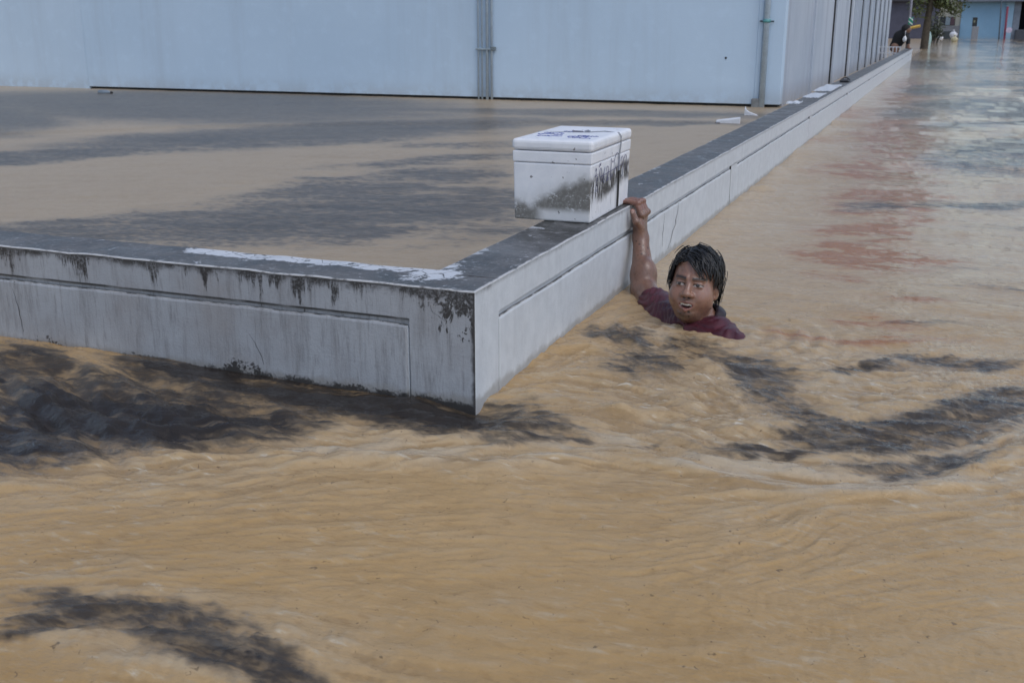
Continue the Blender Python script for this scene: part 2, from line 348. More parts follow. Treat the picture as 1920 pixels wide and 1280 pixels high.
def water_mat():
    g = G('muddy_flood_water'); p = g.pos()
    silt_refl, rust, streak, foam, yard, turb = [g.at(k) for k in ('silt_refl', 'rust', 'streak', 'foam', 'yard', 'turb')]
    big = g.noise(p, .9, 4, .55); fine = g.noise(g.map(p, (1, 1, 1)), 26, 5, .65, .6); grain = g.noise(p, 90, 4, .7)
    flecks = g.noise(p, 55, 3, .6, 1.2)
    wl = g.noise(g.map(p, (1, 2.8, 1), (0, 0, YAW)), 16, 6, .62, .35)
    mud = g.mix(g.ss(big, .3, .7), (.40, .248, .098), (.465, .305, .140))
    mud = g.mix(g.m('MULTIPLY', yard, .85), mud, (.40, .315, .22))
    xx, yy_, zz = g.sep(p)
    mud = g.mix(g.m('MULTIPLY', turb, .5), mud, (.455, .36, .24))
    mud = g.mix(g.m('MULTIPLY', g.m('MULTIPLY', g.ss(yy_, .3, 2.2), g.ss(big, .3, .7, .45, .8)), g.m('SUBTRACT', 1, yard)), mud, (.475, .375, .255))
    mud = g.mix(g.m('MULTIPLY', g.m('MULTIPLY', g.ss(streak, .6, .95), g.ss(turb, 0, .6, .35, 1)), .42), mud, (.46, .37, .25))
    mud = g.mix(g.m('MULTIPLY', g.m('MULTIPLY', g.ss(streak, .40, .1), g.ss(turb, 0, .6, .3, 1)), .4), mud, (.22, .13, .05))
    mud = g.mix(g.m('MULTIPLY', g.ss(wl, .46, .30), .35), mud, (.27, .155, .058))
    patch = g.ss(g.noise(p, 2.6, 3, .6, .6), .40, .62, .15, 1)
    cream = g.m('MULTIPLY', g.ss(wl, .52, .70), g.m('ADD', g.m('MULTIPLY', .45, patch), g.m('MULTIPLY', turb, .35)))
    mud = g.mix(cream, mud, (.52, .43, .30))  # pale ripple dashes and wavelet highlights painted into the colour
    mud = g.mix(g.m('MULTIPLY', g.ss(wl, .62, .70), g.m('MULTIPLY', turb, .6)), mud, (.66, .60, .50))  # white glints on the rough water, painted as pale cream
    mud = g.mix(g.m('MULTIPLY', foam, .6), mud, (.52, .44, .33))
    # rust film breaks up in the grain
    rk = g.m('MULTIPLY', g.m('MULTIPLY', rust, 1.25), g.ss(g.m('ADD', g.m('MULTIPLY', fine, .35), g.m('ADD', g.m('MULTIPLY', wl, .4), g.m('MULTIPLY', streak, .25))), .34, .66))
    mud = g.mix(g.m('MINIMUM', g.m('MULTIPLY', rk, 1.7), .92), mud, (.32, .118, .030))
    # dark silty film and painted sky bands: fine speckle where thin, solid where thick
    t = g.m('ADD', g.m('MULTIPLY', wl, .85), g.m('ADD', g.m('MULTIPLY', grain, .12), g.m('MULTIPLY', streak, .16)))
    th = g.m('SUBTRACT', .96, g.m('MULTIPLY', silt_refl, .82))
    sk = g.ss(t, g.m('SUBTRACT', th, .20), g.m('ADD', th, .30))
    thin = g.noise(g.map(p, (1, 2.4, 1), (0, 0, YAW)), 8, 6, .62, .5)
    thk = g.m('MAXIMUM', g.ss(thin, .36, .54, .5, 1), g.ss(silt_refl, .85, 1.2))
    sk = g.m('MULTIPLY', g.m('MULTIPLY', sk, thk), g.m('SUBTRACT', g.ss(silt_refl, .8, 1.25, .80, .98), g.m('MULTIPLY', yard, .15)))
    mud = g.mix(g.m('MULTIPLY', g.ss(silt_refl, .12, .75), g.ss(wl, .32, .62, .25, .8)), mud, g.mix(yard, (.115, .095, .075), (.13, .125, .12)))
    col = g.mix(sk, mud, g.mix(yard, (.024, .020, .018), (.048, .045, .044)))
    spk = g.m('MULTIPLY', g.ss(flecks, .67, .71), .6)
    col = g.mix(spk, col, (.05, .035, .025))
    h1 = g.noise(g.map(p, (1, 1, 1), (0, 0, YAW)), 14, 4, .6, .8)
    h2 = g.noise(g.map(p, (1, 2.6, 1), (0, 0, YAW)), 30, 4, .6, .5)
    h3 = g.noise(g.map(p, (1, 3.2, 1), (0, 0, YAW+.12)), 70, 3, .6, .4)
    b1 = g.bump(h1, .22, .02); b2 = g.bump(h2, .42, .009, b1); b3 = g.bump(h3, .30, .004, b2)
    g.set(g.b.inputs['Specular IOR Level'], g.m('SUBTRACT', .5, g.m('MULTIPLY', yard, .28)))
    return g.out(col, g.m('ADD', .06, g.m('MULTIPLY', yard, .22)), b3, IOR=1.35)
build_water()

# ground under the flood
g_ = MB(); g_.box((-400, -400, GROUND-.3), (400, 400, GROUND)); o = g_.build('ground', plain('street_ground', (.07, .06, .05), .9)); o['kind'] = 'structure'

# ================================================================== BOUNDARY WALL (L-shaped, painted render, grooved panels)
def wall_mat():
    g = G('stained_white_render'); p = g.pos(); x, y, z = g.sep(p)
    geo = g.n('ShaderNodeNewGeometry'); nx, ny, nz = g.sep(geo.outputs['True Normal'])
    left = g.ss(g.m('ABSOLUTE', ny), .4, .6)                       # faces of the front run
    big = g.noise(p, 3.2, 5, .6); med = g.noise(p, 17, 5, .62); fine = g.noise(p, 120, 4, .7)
    # vertical run-off streaks (position along the wall only)
    along = g.n('ShaderNodeCombineXYZ'); g.set(along.inputs[0], x); g.set(along.inputs[1], y); g.set(along.inputs[2], g.m('MULTIPLY', z, .12))
    st = g.noise(along.outputs[0], 17, 9, .82); st2 = g.noise(along.outputs[0], 7, 4, .6)
    col = g.mix(g.ss(med, .3, .75), (.55, .585, .62), (.63, .665, .70))
    col = g.mix(g.m('MULTIPLY', left, g.ss(big, .3, .7, .62, .82)), col, (.26, .268, .292))
    col = g.mix(g.m('MULTIPLY', g.ss(st, .45, .75), g.m('ADD', .16, g.m('MULTIPLY', left, .60))), col, (.15, .145, .145))
    col = g.mix(g.m('MULTIPLY', g.ss(g.noise(along.outputs[0], 75, 4, .7), .5, .72), g.m('MULTIPLY', left, .45)), col, (.13, .125, .125))
    col = g.mix(g.m('MULTIPLY', g.ss(fine, .58, .72), g.m('MULTIPLY', left, .35)), col, (.12, .115, .11))
    col = g.mix(g.m('MULTIPLY', g.ss(big, .45, .75), g.m('ADD', .10, g.m('MULTIPLY', left, .40))), col, (.33, .31, .30))
    # mould hanging from the top edge
    dz = g.m('SUBTRACT', HW, z)
    reach = g.m('MULTIPLY', g.m('MULTIPLY', g.ss(st, .47, .74), g.ss(st2, .38, .62)), g.m('ADD', .012, g.m('MULTIPLY', left, .15)))
    corner = g.m('MULTIPLY', g.ss(x, -.22, -.03), left)
    rag = g.noise(g.map(p, (1, 1, .55)), 42, 6, .7, .6)
    reach = g.m('ADD', reach, g.m('MULTIPLY', corner, g.m('MULTIPLY', .17, g.m('MULTIPLY', g.ss(rag, .36, .66), g.ss(med, .30, .60)))))
    reach = g.m('ADD', reach, g.m('MULTIPLY', left, g.ss(med, .35, .65, .004, .020)))
    mo = g.ss(g.m('SUBTRACT', dz, reach), .020, -.010)
    mo = g.m('MULTIPLY', mo, g.ss(g.m('ADD', g.m('MULTIPLY', fine, .55), g.m('MULTIPLY', med, .45)), .38, .54, .4, 1))
    mo = g.m('MAXIMUM', mo, g.m('MULTIPLY', g.ss(dz, .016, .005), g.m('MULTIPLY', left, g.ss(st2, .3, .5, .35, .95))))
    # mould running down the arris of the corner
    edge = g.m('MULTIPLY', g.ss(g.m('ADD', x, g.m('MULTIPLY', g.m('SUBTRACT', med, .5), .03)), -.016, -.003), left)
    # black tide line
    tl = g.m('ADD', .016, g.m('MULTIPLY', .055, g.ss(big, .50, .70)))
    tide = g.m('MULTIPLY', g.ss(g.m('SUBTRACT', z, g.m('MULTIPLY', tl, g.ss(g.m('ADD', g.m('MULTIPLY', med, .6), g.m('MULTIPLY', fine, .4)), .40, .62))), .016, .0), left)
    wet = g.ss(g.m('ADD', z, g.m('MULTIPLY', g.m('SUBTRACT', med, .5), .05)), .040, .015)
    col = g.mix(g.m('MULTIPLY', wet, .55), col, (.22, .205, .18))
    dirt = g.m('MAXIMUM', mo, g.m('MAXIMUM', edge, tide))
    # mould settled in the groove under the top band
    gr = g.m('MULTIPLY', g.ss(g.m('ABSOLUTE', g.m('SUBTRACT', z, ZG+.0095)), .007, .003), g.ss(st2, .3, .55))
    gr = g.m('MULTIPLY', gr, g.m('MAXIMUM', g.ss(x, -.19, -.205), g.ss(y, .165, .178)))
    dirt = g.m('MAXIMUM', dirt, g.m('MULTIPLY', gr, g.m('ADD', .25, g.m('MULTIPLY', left, .6))))
    col = g.mix(g.m('MULTIPLY', dirt, .93), col, (.022, .019, .017))
    # top: bare wet concrete, flakes of old paint
    along_top = g.noise(g.map(p, (1, 1, 1)), 9, 6, .62, .6); spk = g.noise(p, 60, 5, .7)
    top = g.mix(g.ss(along_top, .32, .68), (.045, .044, .043), (.135, .133, .132))
    top = g.mix(g.m('MULTIPLY', g.ss(big, .5, .7), .5), top, (.19, .19, .19))
    top = g.mix(g.m('MULTIPLY', g.ss(spk, .56, .66), .5), top, (.33, .34, .35))
    top = g.mix(g.m('MULTIPLY', g.ss(spk, .42, .34), .55), top, (.025, .024, .022))
    mossy = g.m('MULTIPLY', g.ss(y, .62, .9), g.m('MULTIPLY', g.ss(y, 1.9, 1.3), g.ss(med, .42, .55)))
    top = g.mix(g.m('MULTIPLY', mossy, .8), top, (.022, .021, .017))
    inner = g.m('MULTIPLY', g.ss(y, .112, .15), g.m('MULTIPLY', g.ss(x, -1.15, -.95), g.ss(x, -.16, -.26)))
    corn = g.ss(g.n_dist(p, (-.2, .17, HW)), .16, .03)
    chip = g.ss(g.m('ADD', g.noise(p, 14, 7, .72, .5), g.m('MULTIPLY', .22, g.m('MAXIMUM', inner, corn))), .61, .655)
    chip = g.m('MULTIPLY', chip, g.ss(g.m('MAXIMUM', inner, g.m('MAXIMUM', corn, .35)), .1, .5))
    vor = g.n('ShaderNodeTexVoronoi', feature='DISTANCE_TO_EDGE'); g.set(vor.inputs['Vector'], p); vor.inputs['Scale'].default_value = 15
    chip = g.m('MULTIPLY', chip, g.ss(g.m('ADD', vor.outputs['Distance'], g.m('MULTIPLY', g.m('SUBTRACT', spk, .5), .12)), .0, .03))
    top = g.mix(chip, top, (.60, .62, .65))
    # pale worn arris
    arris = g.m('MAXIMUM', g.ss(x, -.010, -.003), g.m('MULTIPLY', g.ss(y, .010, .003), g.ss(x, .01, 0)))
    top = g.mix(g.m('MULTIPLY', arris, g.ss(med, .4, .6)), top, (.50, .50, .50))
    isT = g.ss(nz, .5, .8)
    col = g.mix(isT, col, top)
    worn = g.m('MULTIPLY', g.m('MULTIPLY', g.ss(nz, .1, .3), g.ss(nz, .985, .94)), g.m('MULTIPLY', g.ss(z, HW-.02, HW-.012), g.ss(med, .30, .5)))
    col = g.mix(g.m('MULTIPLY', worn, .85), col, (.55, .55, .55))
    rough = g.m('SUBTRACT', .62, g.m('MULTIPLY', isT, g.ss(along_top, .35, .65, .30, .08)))
    hgt = g.m('ADD', g.m('MULTIPLY', fine, .9), g.m('ADD', med, g.m('MULTIPLY', dirt, .35)))
    return g.out(col, rough, g.bump(hgt, .35, .004))
def _n_dist(g, p, c):
    x = g.n('ShaderNodeVectorMath', operation='DISTANCE'); g.set(x.inputs[0], p); x.inputs[1].default_value = c; return x.outputs['Value']
G.n_dist = _n_dist
WALL_END = 32.2
def build_wall():
    wm = wall_mat()
    t = empty('boundary_wall', (0, 0, 0), 'low mould-stained white wall with grooved panels turning a corner in the flood', 'wall')
    gd, gw = .011, .017                              # groove depth, groove width
    def ragged(name, lo, hi, bev, sub, axis, pick=None):
        # a rendered slab: box with chosen arrises worn round, cut across so its edges can wander by a millimetre or two
        m = MB(); m.box(lo, hi); bm = m.bm
        es = [e for e in bm.edges if pick is None or pick((e.verts[0].co+e.verts[1].co)/2, (e.verts[1].co-e.verts[0].co).normalized())]
        if es: bmesh.ops.bevel(bm, geom=es, offset=bev, segments=2, affect='EDGES', profile=.5)
        L = hi[axis]-lo[axis]
        for k in range(1, sub):
            no = [0, 0, 0]; no[axis] = 1; co = [0, 0, 0]; co[axis] = lo[axis]+L*k/sub
            bmesh.ops.bisect_plane(bm, geom=bm.verts[:]+bm.edges[:]+bm.faces[:], plane_co=co, plane_no=no)
        for v in bm.verts:
            q = v.co.x-v.co.y; v.co.z += .0016*math.sin(q*9.1+1)*math.sin(q*23.7) + .0009*math.sin(q*61)
        return m.build(name, wm, t)
    top_edge = lambda c, d: c.z > HW-.01 and abs(d.z) < .5 and (c.y < .01 or c.x > -.01 or abs(c.y-TW) < .01 or abs(c.x+TW) < .01)
    # core, set back behind the render
    m = MB(); m.box((-9, gd, GROUND), (-gd, TW-.003, HW-.012)); m.build('core', wm, t)
    m = MB(); m.box((-TW+.003, TW-.003, GROUND), (-gd, WALL_END-.004, HW-.012)); m.build('core', wm, t)
    zb, zt = ZG+gw/2+.004, ZG-gw/2+.004
    px, py = -.1955, .165
    ragged('top_band', (-9, 0, zb), (px, TW, HW), .004, 120, 0, lambda c, d: abs(d.x) > .9 and c.z > HW-.01)
    ragged('corner_block', (px, 0, GROUND), (0, py, HW), .004, 5, 0, lambda c, d: (c.z > HW-.01 and (c.y < .01 or c.x > -.01)) or (abs(d.z) > .9 and c.x > -.01 and c.y < .01))
    ragged('top_band', (-TW+.0005, py, zb), (0, WALL_END, HW), .004, 200, 1, lambda c, d: abs(d.y) > .9 and c.z > HW-.01)
    pan = lambda c, d: True
    ragged('panel', (-4.2, .0, GROUND), (-.2010, gd+.004, zt), .009, 40, 0)
    ragged('panel', (-9, .0, GROUND), (-4.217, gd+.004, zt), .009, 40, 0)
    yy = .170
    while yy < WALL_END-.5:
        y1 = min(yy+3.478, WALL_END-.2)
        ragged('panel', (-gd-.004, yy, GROUND), (0, y1, zt), .009, 30, 1)
        if y1 < WALL_END-.3: ragged('border', (-gd-.004, y1+.004, GROUND), (0, y1+.193, zb-.0002), .003, 3, 1, lambda c, d: abs(d.z) > .9)
        yy = y1+.197
    # cracks: hairline dark seams
    cm = plain('crack_dirt', (.03, .028, .027), .9)
    def crack(px, plane, wd=.0011):
        pts = []
        for a, b in zip(px, px[1:]):
            for k in range(5):
                u = k/5; pts.append((a[0]+(b[0]-a[0])*u+random.uniform(-1, 1)*1.2, a[1]+(b[1]-a[1])*u))
        P = [(ony(*q, -.0006) if plane == 'y' else onx(*q, .0006)) for q in pts]
        m = MB()
        ax = np.array([1, 0, 0]) if plane == 'y' else np.array([0, 1, 0])
        out = np.array([0, -.0006, 0]) if plane == 'y' else np.array([.0006, 0, 0])
        for k, (a, b) in enumerate(zip(P, P[1:])):
            w0 = wd*(1-.7*abs(2*k/len(P)-1)); m.poly([a-ax*w0+out, a+ax*w0+out, b+ax*w0+out, b-ax*w0+out])
        m.build('crack', cm, t)
    crack([(24, 540), (36, 580), (47, 632)], 'y'); crack([(468, 625), (485, 655), (498, 690)], 'y', .0009); crack([(803, 565), (812, 585), (835, 602), (850, 606)], 'y', .0008)
    crack([(850, 664), (870, 668), (886, 668)], 'y', .0008)
    crack([(1273, 376), (1266, 420), (1249, 478)], 'x', .0045); crack([(1247, 392), (1243, 430), (1241, 470)], 'x', .002); crack([(1368, 360), (1366, 395), (1363, 425)], 'x', .003)
build_wall()

# ================================================================== PALE BLUE BUILDING
def paint_mat(name, a, b, streak=.3, dirt=(.3, .33, .36)):
    g = G(name); p = g.pos(); x, y, z = g.sep(p)
    al = g.n('ShaderNodeCombineXYZ'); g.set(al.inputs[0], x); g.set(al.inputs[1], y); g.set(al.inputs[2], g.m('MULTIPLY', z, .07))
    st = g.noise(al.outputs[0], 2.6, 6, .68); big = g.noise(p, .6, 4, .6); med = g.noise(p, 5, 6, .65); fine = g.noise(p, 45, 4, .65)
    col = g.mix(g.ss(big, .3, .7), a, b)
    col = g.mix(g.m('MULTIPLY', g.ss(st, .45, .72), streak), col, dirt)
    col = g.mix(g.m('MULTIPLY', g.ss(med, .5, .72), .22), col, tuple(min(1, c*1.18) for c in b))
    low = g.m('MULTIPLY', g.ss(z, .30, .02), g.ss(med, .35, .6))
    col = g.mix(g.m('MULTIPLY', low, .3), col, (.30, .29, .27))
    return g.out(col, .55, g.bump(g.m('ADD', g.m('MULTIPLY', fine, .4), med), .25, .01))
def build_building():
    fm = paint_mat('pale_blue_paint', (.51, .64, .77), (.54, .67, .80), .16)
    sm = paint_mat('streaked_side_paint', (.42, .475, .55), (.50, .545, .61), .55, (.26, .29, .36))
    dm = plain('black_gap', (.03, .03, .032), .8); pm = plain('painted_conduit', (.45, .53, .60), .45, .12); pg = plain('aged_downpipe', (.47, .56, .63), .45, .15)
    tm = plain('teal_coupling', (.10, .30, .30), .5); cm = plain('grey_concrete_stub', (.22, .23, .23), .8)
    t = empty('warehouse', (XS, YB, 0), 'long pale blue rendered building with pipes standing in the flooded yard', 'building')
    m = MB(); m.box((-11.7, YB, .045), (XS, YB+.2, 5.5), .004); m.build('front_wall', fm, t)
    wm2 = paint_mat('faded_blue_paint', (.52, .645, .77), (.55, .675, .80), .14)
    m = MB(); m.box((-30, YB+.012, GROUND), (-11.704, YB+.2, 5.5), .004); m.build('front_wall', wm2, t)
    m = MB(); m.box((-11.7, YB+.05, GROUND), (XS-.03, YB+.19, .06)); m.build('plinth', dm, t)  # near-black strip along the foot of the front wall
    m = MB(); m.box((-29.9, YB+.2, 5.3), (XS-.05, 40, 5.7)); m.build('roof', plain('roof_sheet', (.3, .32, .34), .6), t)
    # side wall: tall sheets between ribs
    ys = [YB+.203, 14.3, 17.45, 20.5, 23.45, 25.6, 27.6, 29.5, 31.25, 33.2, 35.0]
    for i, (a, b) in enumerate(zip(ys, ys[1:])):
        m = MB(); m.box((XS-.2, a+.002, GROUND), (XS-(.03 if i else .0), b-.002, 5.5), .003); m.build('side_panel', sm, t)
        if i >= 1:
            m = MB(); m.box((XS-.029, a-.05, GROUND), (XS+.035, a+.30 if i % 2 == 0 else a+.12, 5.45), .006); m.build('rib', sm, t)
            m = MB(); m.box((XS-.028, a-.072, GROUND), (XS-.004, a-.052, 5.44)); m.build('gap_strip', dm, t)
        n = int((b-a)/.42)
        if i >= 3:
            for k in range(1, n):
                yk = a+.3+(b-a-.3)*k/n
                m = MB(); m.box((XS-.0295, yk-.03, GROUND), (XS-.003, yk+.03, 5.43), .006); m.build('seam', sm, t)
    m = MB(); m.box((XS-.55, 35.01, GROUND), (XS-.1, 35.25, 5.4)); m.build('end_post', plain('pale_end_post', (.5, .5, .48), .7), t)
    # conduits
    for px, r in ((897, .011), (904, .011), (913.5, .020), (922, .016)):
        P = ony(px, 120, YB-.03); m = MB(); m.tube([(P[0], YB-.03, -.3), (P[0], YB-.03, 5.2)], r, 10); m.build('conduit', pm, t, True)
    a, b = ony(893, 92, YB-.03), ony(928, 92, YB-.03)
    m = MB(); m.box((a[0], YB-.058, a[2]-.012), (b[0], YB-.001, a[2]+.010), .003); m.build('clamp', plain('clamp_metal', (.30, .36, .40), .5), t)
    m = MB(); m.box((b[0]-.05, YB-.07, a[2]-.02), (b[0]+.006, YB-.003, a[2]+.03), .006); m.build('clamp_bolt', plain('clamp_metal_dark', (.16, .19, .2), .5), t)
    P = ony(1434, 100, YB-.045); m = MB(); m.tube([(P[0], YB-.045, -.3), (P[0], YB-.045, 5.3)], .036, 12); m.build('downpipe', pg, t, True)
    Pc = ony(1434, 40, YB-.045); m = MB(); m.tube([(P[0], YB-.045, Pc[2]-.018), (P[0], YB-.045, Pc[2]+.02)], .046, 12); m.build('coupling', tm, t, True)
    m = MB(); m.tube([(P[0]-.085, YB-.035, Pc[2]), (P[0]+.085, YB-.035, Pc[2]-.004)], .011, 6); m.build('pipe_clip', plain('dark_clip', (.06, .1, .12), .5), t)
    P2 = ony(1416, 205, YB-.03); m = MB(); m.box((P2[0]-.05, YB-.07, GROUND), (P2[0]+.05, YB-.001, .12), .012, 2); m.build('stub', cm, t)
    m = MB(); m.box((P2[0]-.03, YB-.012, .0451), (P2[0]+.03, YB-.0005, 5.3), .004); m.build('cover_strip', fm, t)
    P = ony(1361, 109, YB-.004); m = MB(); m.tube([(P[0], YB-.006, P[2]), (P[0], YB+.01, P[2])], .014, 8); m.build('hole_plug', dm, t)
build_building()

# ================================================================== FOAM ICE BOX
def build_box():
    g = G('mouldy_white_foam'); p = g.pos(); x, y, z = g.sep(p)          # object space: origin at the box's near street-side bottom corner
    med = g.noise(p, 16, 5, .65); fine = g.noise(p, 70, 5, .7); big = g.noise(p, 6, 4, .6)
    vc = g.n('ShaderNodeCombineXYZ'); g.set(vc.inputs[0], x); g.set(vc.inputs[1], y); g.set(vc.inputs[2], g.m('MULTIPLY', z, .1))
    run = g.noise(vc.outputs[0], 60, 4, .7)
    col = g.mix(g.ss(med, .3, .7), (.72, .74, .78), (.80, .81, .84))
    cells = g.n('ShaderNodeTexVoronoi', feature='DISTANCE_TO_EDGE'); g.set(cells.inputs['Vector'], p); cells.inputs['Scale'].default_value = 190
    geo = g.n('ShaderNodeNewGeometry'); nx, ny, nz = g.sep(geo.outputs['True Normal'])
    end = g.ss(g.m('MULTIPLY', ny, -1), .5, .7); flank = g.ss(nx, .5, .7)
    # near end: mould climbs towards the street corner, dark patch low on the yard side
    h_end = g.m('ADD', g.ss(x, -.22, -.02, .062, .165), 0)
    ban = g.m('SUBTRACT', g.m('ADD', z, g.m('MULTIPLY', g.m('SUBTRACT', big, .5), .16)), h_end)
    m1 = g.m('MULTIPLY', g.ss(ban, .012, -.03), g.ss(g.m('ADD', g.m('MULTIPLY', med, .5), g.m('MULTIPLY', fine, .5)), .37, .47))
    m1 = g.m('MULTIPLY', m1, g.m('MAXIMUM', g.ss(z, .025, .055), g.ss(x, -.16, -.22)))
    # street flank: band with runs
    hb = g.m('ABSOLUTE', g.m('SUBTRACT', g.m('ADD', z, g.m('MULTIPLY', g.m('SUBTRACT', big, .5), .08)), g.ss(y, 0, .5, .115, .130)))
    m2 = g.m('MULTIPLY', g.ss(hb, .06, .02), g.ss(g.m('ADD', g.m('MULTIPLY', med, .5), g.m('MULTIPLY', run, .5)), .40, .52))
    m2 = g.m('MAXIMUM', m2, g.m('MULTIPLY', g.ss(run, .60, .68), g.m('MULTIPLY', g.ss(z, .15, .11), .75)))
    mo = g.m('MAXIMUM', g.m('MULTIPLY', m1, end), g.m('MULTIPLY', m2, flank))
    body_only = g.ss(z, .2, .17)
    col = g.mix(g.m('MULTIPLY', g.m('MULTIPLY', mo, body_only), g.ss(fine, .3, .6, .80, .98)), col, (.024, .021, .017))
    veil = g.m('MULTIPLY', g.m('MULTIPLY', g.ss(ban, .06, -.03), end), g.m('MULTIPLY', body_only, .35))
    col = g.mix(veil, col, (.42, .41, .38))
    spk = g.m('MULTIPLY', g.ss(g.noise(p, 48, 2, .5), .70, .74), .75); col = g.mix(spk, col, (.06, .055, .05))
    fm = g.out(col, .55, g.bump(g.m('ADD', cells.outputs['Distance'], g.m('MULTIPLY', med, .6)), .25, .003), spec=.35)
    t = empty('foam_box', (-.022, 1.066, HW+.0015), 'mouldy white foam ice box with lid, balanced on the corner wall', 'box')
    t.rotation_euler = (0, 0, math.radians(1.0))
    Wd, Ln, Hb = .285, .515, .245
    def taper(m, dz, k):
        for v in m.bm.verts:
            f = 1+k*(v.co.z)/Hb
            v.co.x = -Wd/2+(v.co.x+Wd/2)*f; v.co.y = Ln/2+(v.co.y-Ln/2)*f
    def addp(m, name, mat, smooth=False):
        bmesh.ops.recalc_face_normals(m.bm, faces=m.bm.faces); me = bpy.data.meshes.new(name); m.bm.to_mesh(me); m.bm.free()
        me.materials.append(mat)
        if smooth: me.polygons.foreach_set('use_smooth', [True]*len(me.polygons))
        o = bpy.data.objects.new(name, me); COL.objects.link(o); o.parent = t; return o
    m = MB(); m.box((-Wd, 0, 0), (0, Ln, .2045), .006, 2); taper(m, 0, .025); addp(m, 'body', fm)
    m = MB(); m.box((-Wd-.0004, -.0004, .2055), (.0004, Ln+.0004, Hb), .004, 2); taper(m, 0, .03); addp(m, 'rim', fm)
    m = MB(); m.box((-Wd-.003, -.003, Hb+.002), (.003, Ln+.003, Hb+.042), .013, 3); taper(m, 0, .028); addp(m, 'lid', fm)
    # tie string round the far third of the box
    sm = plain('grey_string', (.25, .27, .31), .8); bk = plain('wet_black_string', (.02, .02, .02), .5)
    ysr = .335
    m = MB(); zt = Hb+.0435
    for dy in (0, .012):
        m.tube([(-.10, ysr-.05, zt), (-.05, ysr+dy-.01, zt+.001), (.004, ysr+dy, zt-.004), (.013, ysr+dy, zt-.016), (.0125, ysr+dy, Hb), (.0075, ysr+dy, .2), (.0065, ysr+dy+.002, .12), (.0035, ysr+dy+.001, .004)], .0014, 5)
    m.tube([(-.10, ysr-.05, zt), (-.16, ysr-.07, zt), (-Wd-.0065, ysr-.06, zt-.003), (-Wd-.013, ysr-.06, Hb+.02), (-Wd-.006, ysr-.06, .1), (-Wd+.001, ysr-.06, .005)], .0014, 5)
    m.tube([(-.112, ysr-.052, zt+.002), (-.100, ysr-.046, zt+.005), (-.092, ysr-.05, zt+.002)], .004, 6)
    addp(m, 'tie_string', sm)
    m = MB()
    for dy in (-.001, .013): m.tube([(.0077, ysr+dy, .145), (.0068, ysr+dy, .09), (.0058, ysr+dy+.001, .05), (.005, ysr+dy, .008)], .0024, 5)
    addp(m, 'stained_string', bk)
    # handwriting on the street flank, strokes in (along, up) metres
    ink = plain('faded_ink', (.07, .075, .16), .7); ink2 = plain('blue_marker', (.06, .09, .32), .6)
    def fx(z): return .0045+.0165*(z-.1)/.2*.25+.0012
    strokes = []
    def S_(pts, x0, z0, s=1.): strokes.append([(x0+a*s, z0+b*s) for a, b in pts])
    arc = lambda cx, cz, r, a0, a1, n=9, ky=1.: [(cx+r*math.cos(math.radians(a0+(a1-a0)*k/n)), cz+ky*r*math.sin(math.radians(a0+(a1-a0)*k/n))) for k in range(n+1)]
    S_([(0, .04), (.004, .052), (.010, .046), (.008, .03), (.0, .022)], .022, .138); S_([(-.008, .022), (.03, .027)], .022, .138)
    S_([(.012, .0), (.010, .02), (.016, .035)], .03, .125); S_(arc(0, 0, .005, 0, 330), .046, .148); S_([(.0, .03), (.006, .02), (.0, .01), (.012, .004)], .030, .094); S_([(.012, .03), (.022, .02), (.018, .004), (.024, .0)], .030, .100)
    S_([(0, .02), (.004, .035), (.016, .042), (.026, .034), (.03, .016), (.032, -.012)], .072, .142); S_([(.0, .02), (.006, .012), (.008, .0)], .072, .142)
    S_([(.02, .05), (.006, .02), (.004, .0), (.016, -.006), (.02, .008), (.008, .012)], .120, .130, 1.0)
    S_(arc(.012, .03, .012, 200, -60), .165, .138); S_([(.02, .022), (.014, .0), (.0, -.012), (.034, -.004)], .165, .138)
    S_([(.0, .06), (.0, -.02)], .222, .142); S_([(.006, -.006), (.014, .004), (.006, .008)], .232, .138)
    S_([(-.1, .0), (.2, .012)], .18, .151)
    S_(arc(.03, .035, .034, 170, -10, 9, 1.1), .27, .142); S_([(.064, .036), (.062, -.012)], .27, .142); S_([(.0, .04), (.012, .02), (.0, .0)], .272, .142)
    S_(arc(.016, .03, .018, 170, -20, 9, 1.2), .36, .142); S_([(.034, .026), (.03, -.02), (.012, -.026)], .36, .142)
    S_(arc(.016, .03, .014, 170, -20, 9, 1.2), .41, .148); S_([(.03, .026), (.028, -.016)], .41, .148)
    S_([(0, 0), (.008, .012), (.016, .004), (.020, .014)], .066, .188); S_([(0, 0), (.004, .008), (.01, 0)], .24, .185)
    m = MB()
    for st in strokes: m.tube([(fx(z_)-.0002, y_+.01, z_) for y_, z_ in st], .0011, 4)
    addp(m, 'handwriting', ink)
    # marker scrawl on the lid
    r2 = random.Random(5); m = MB(); prev = None
    for row, (x0, x1, yy) in enumerate([(-.25, -.17, .22), (-.26, -.16, .17), (-.24, -.14, .11), (-.12, -.03, .08), (-.13, -.05, .12), (-.2, -.12, .3), (-.10, -.02, .15)]):
        xx = x0; m = MB(); pts = []
        while xx < x1:
            for k in range(5): pts.append((xx+r2.uniform(0, .014), yy+r2.uniform(-.014, .014), Hb+.0428))
            xx += .017
        m.tube(pts, .0010, 4); addp(m, 'lid_handwriting', ink2)
    m = MB(); m.tube([(-.165, .30, Hb+.043), (-.14, .296, Hb+.043), (-.12, .29, Hb+.0435)], .0035, 5); addp(m, 'marker_smear', plain('dark_smear', (.05, .04, .08), .7))
build_box()

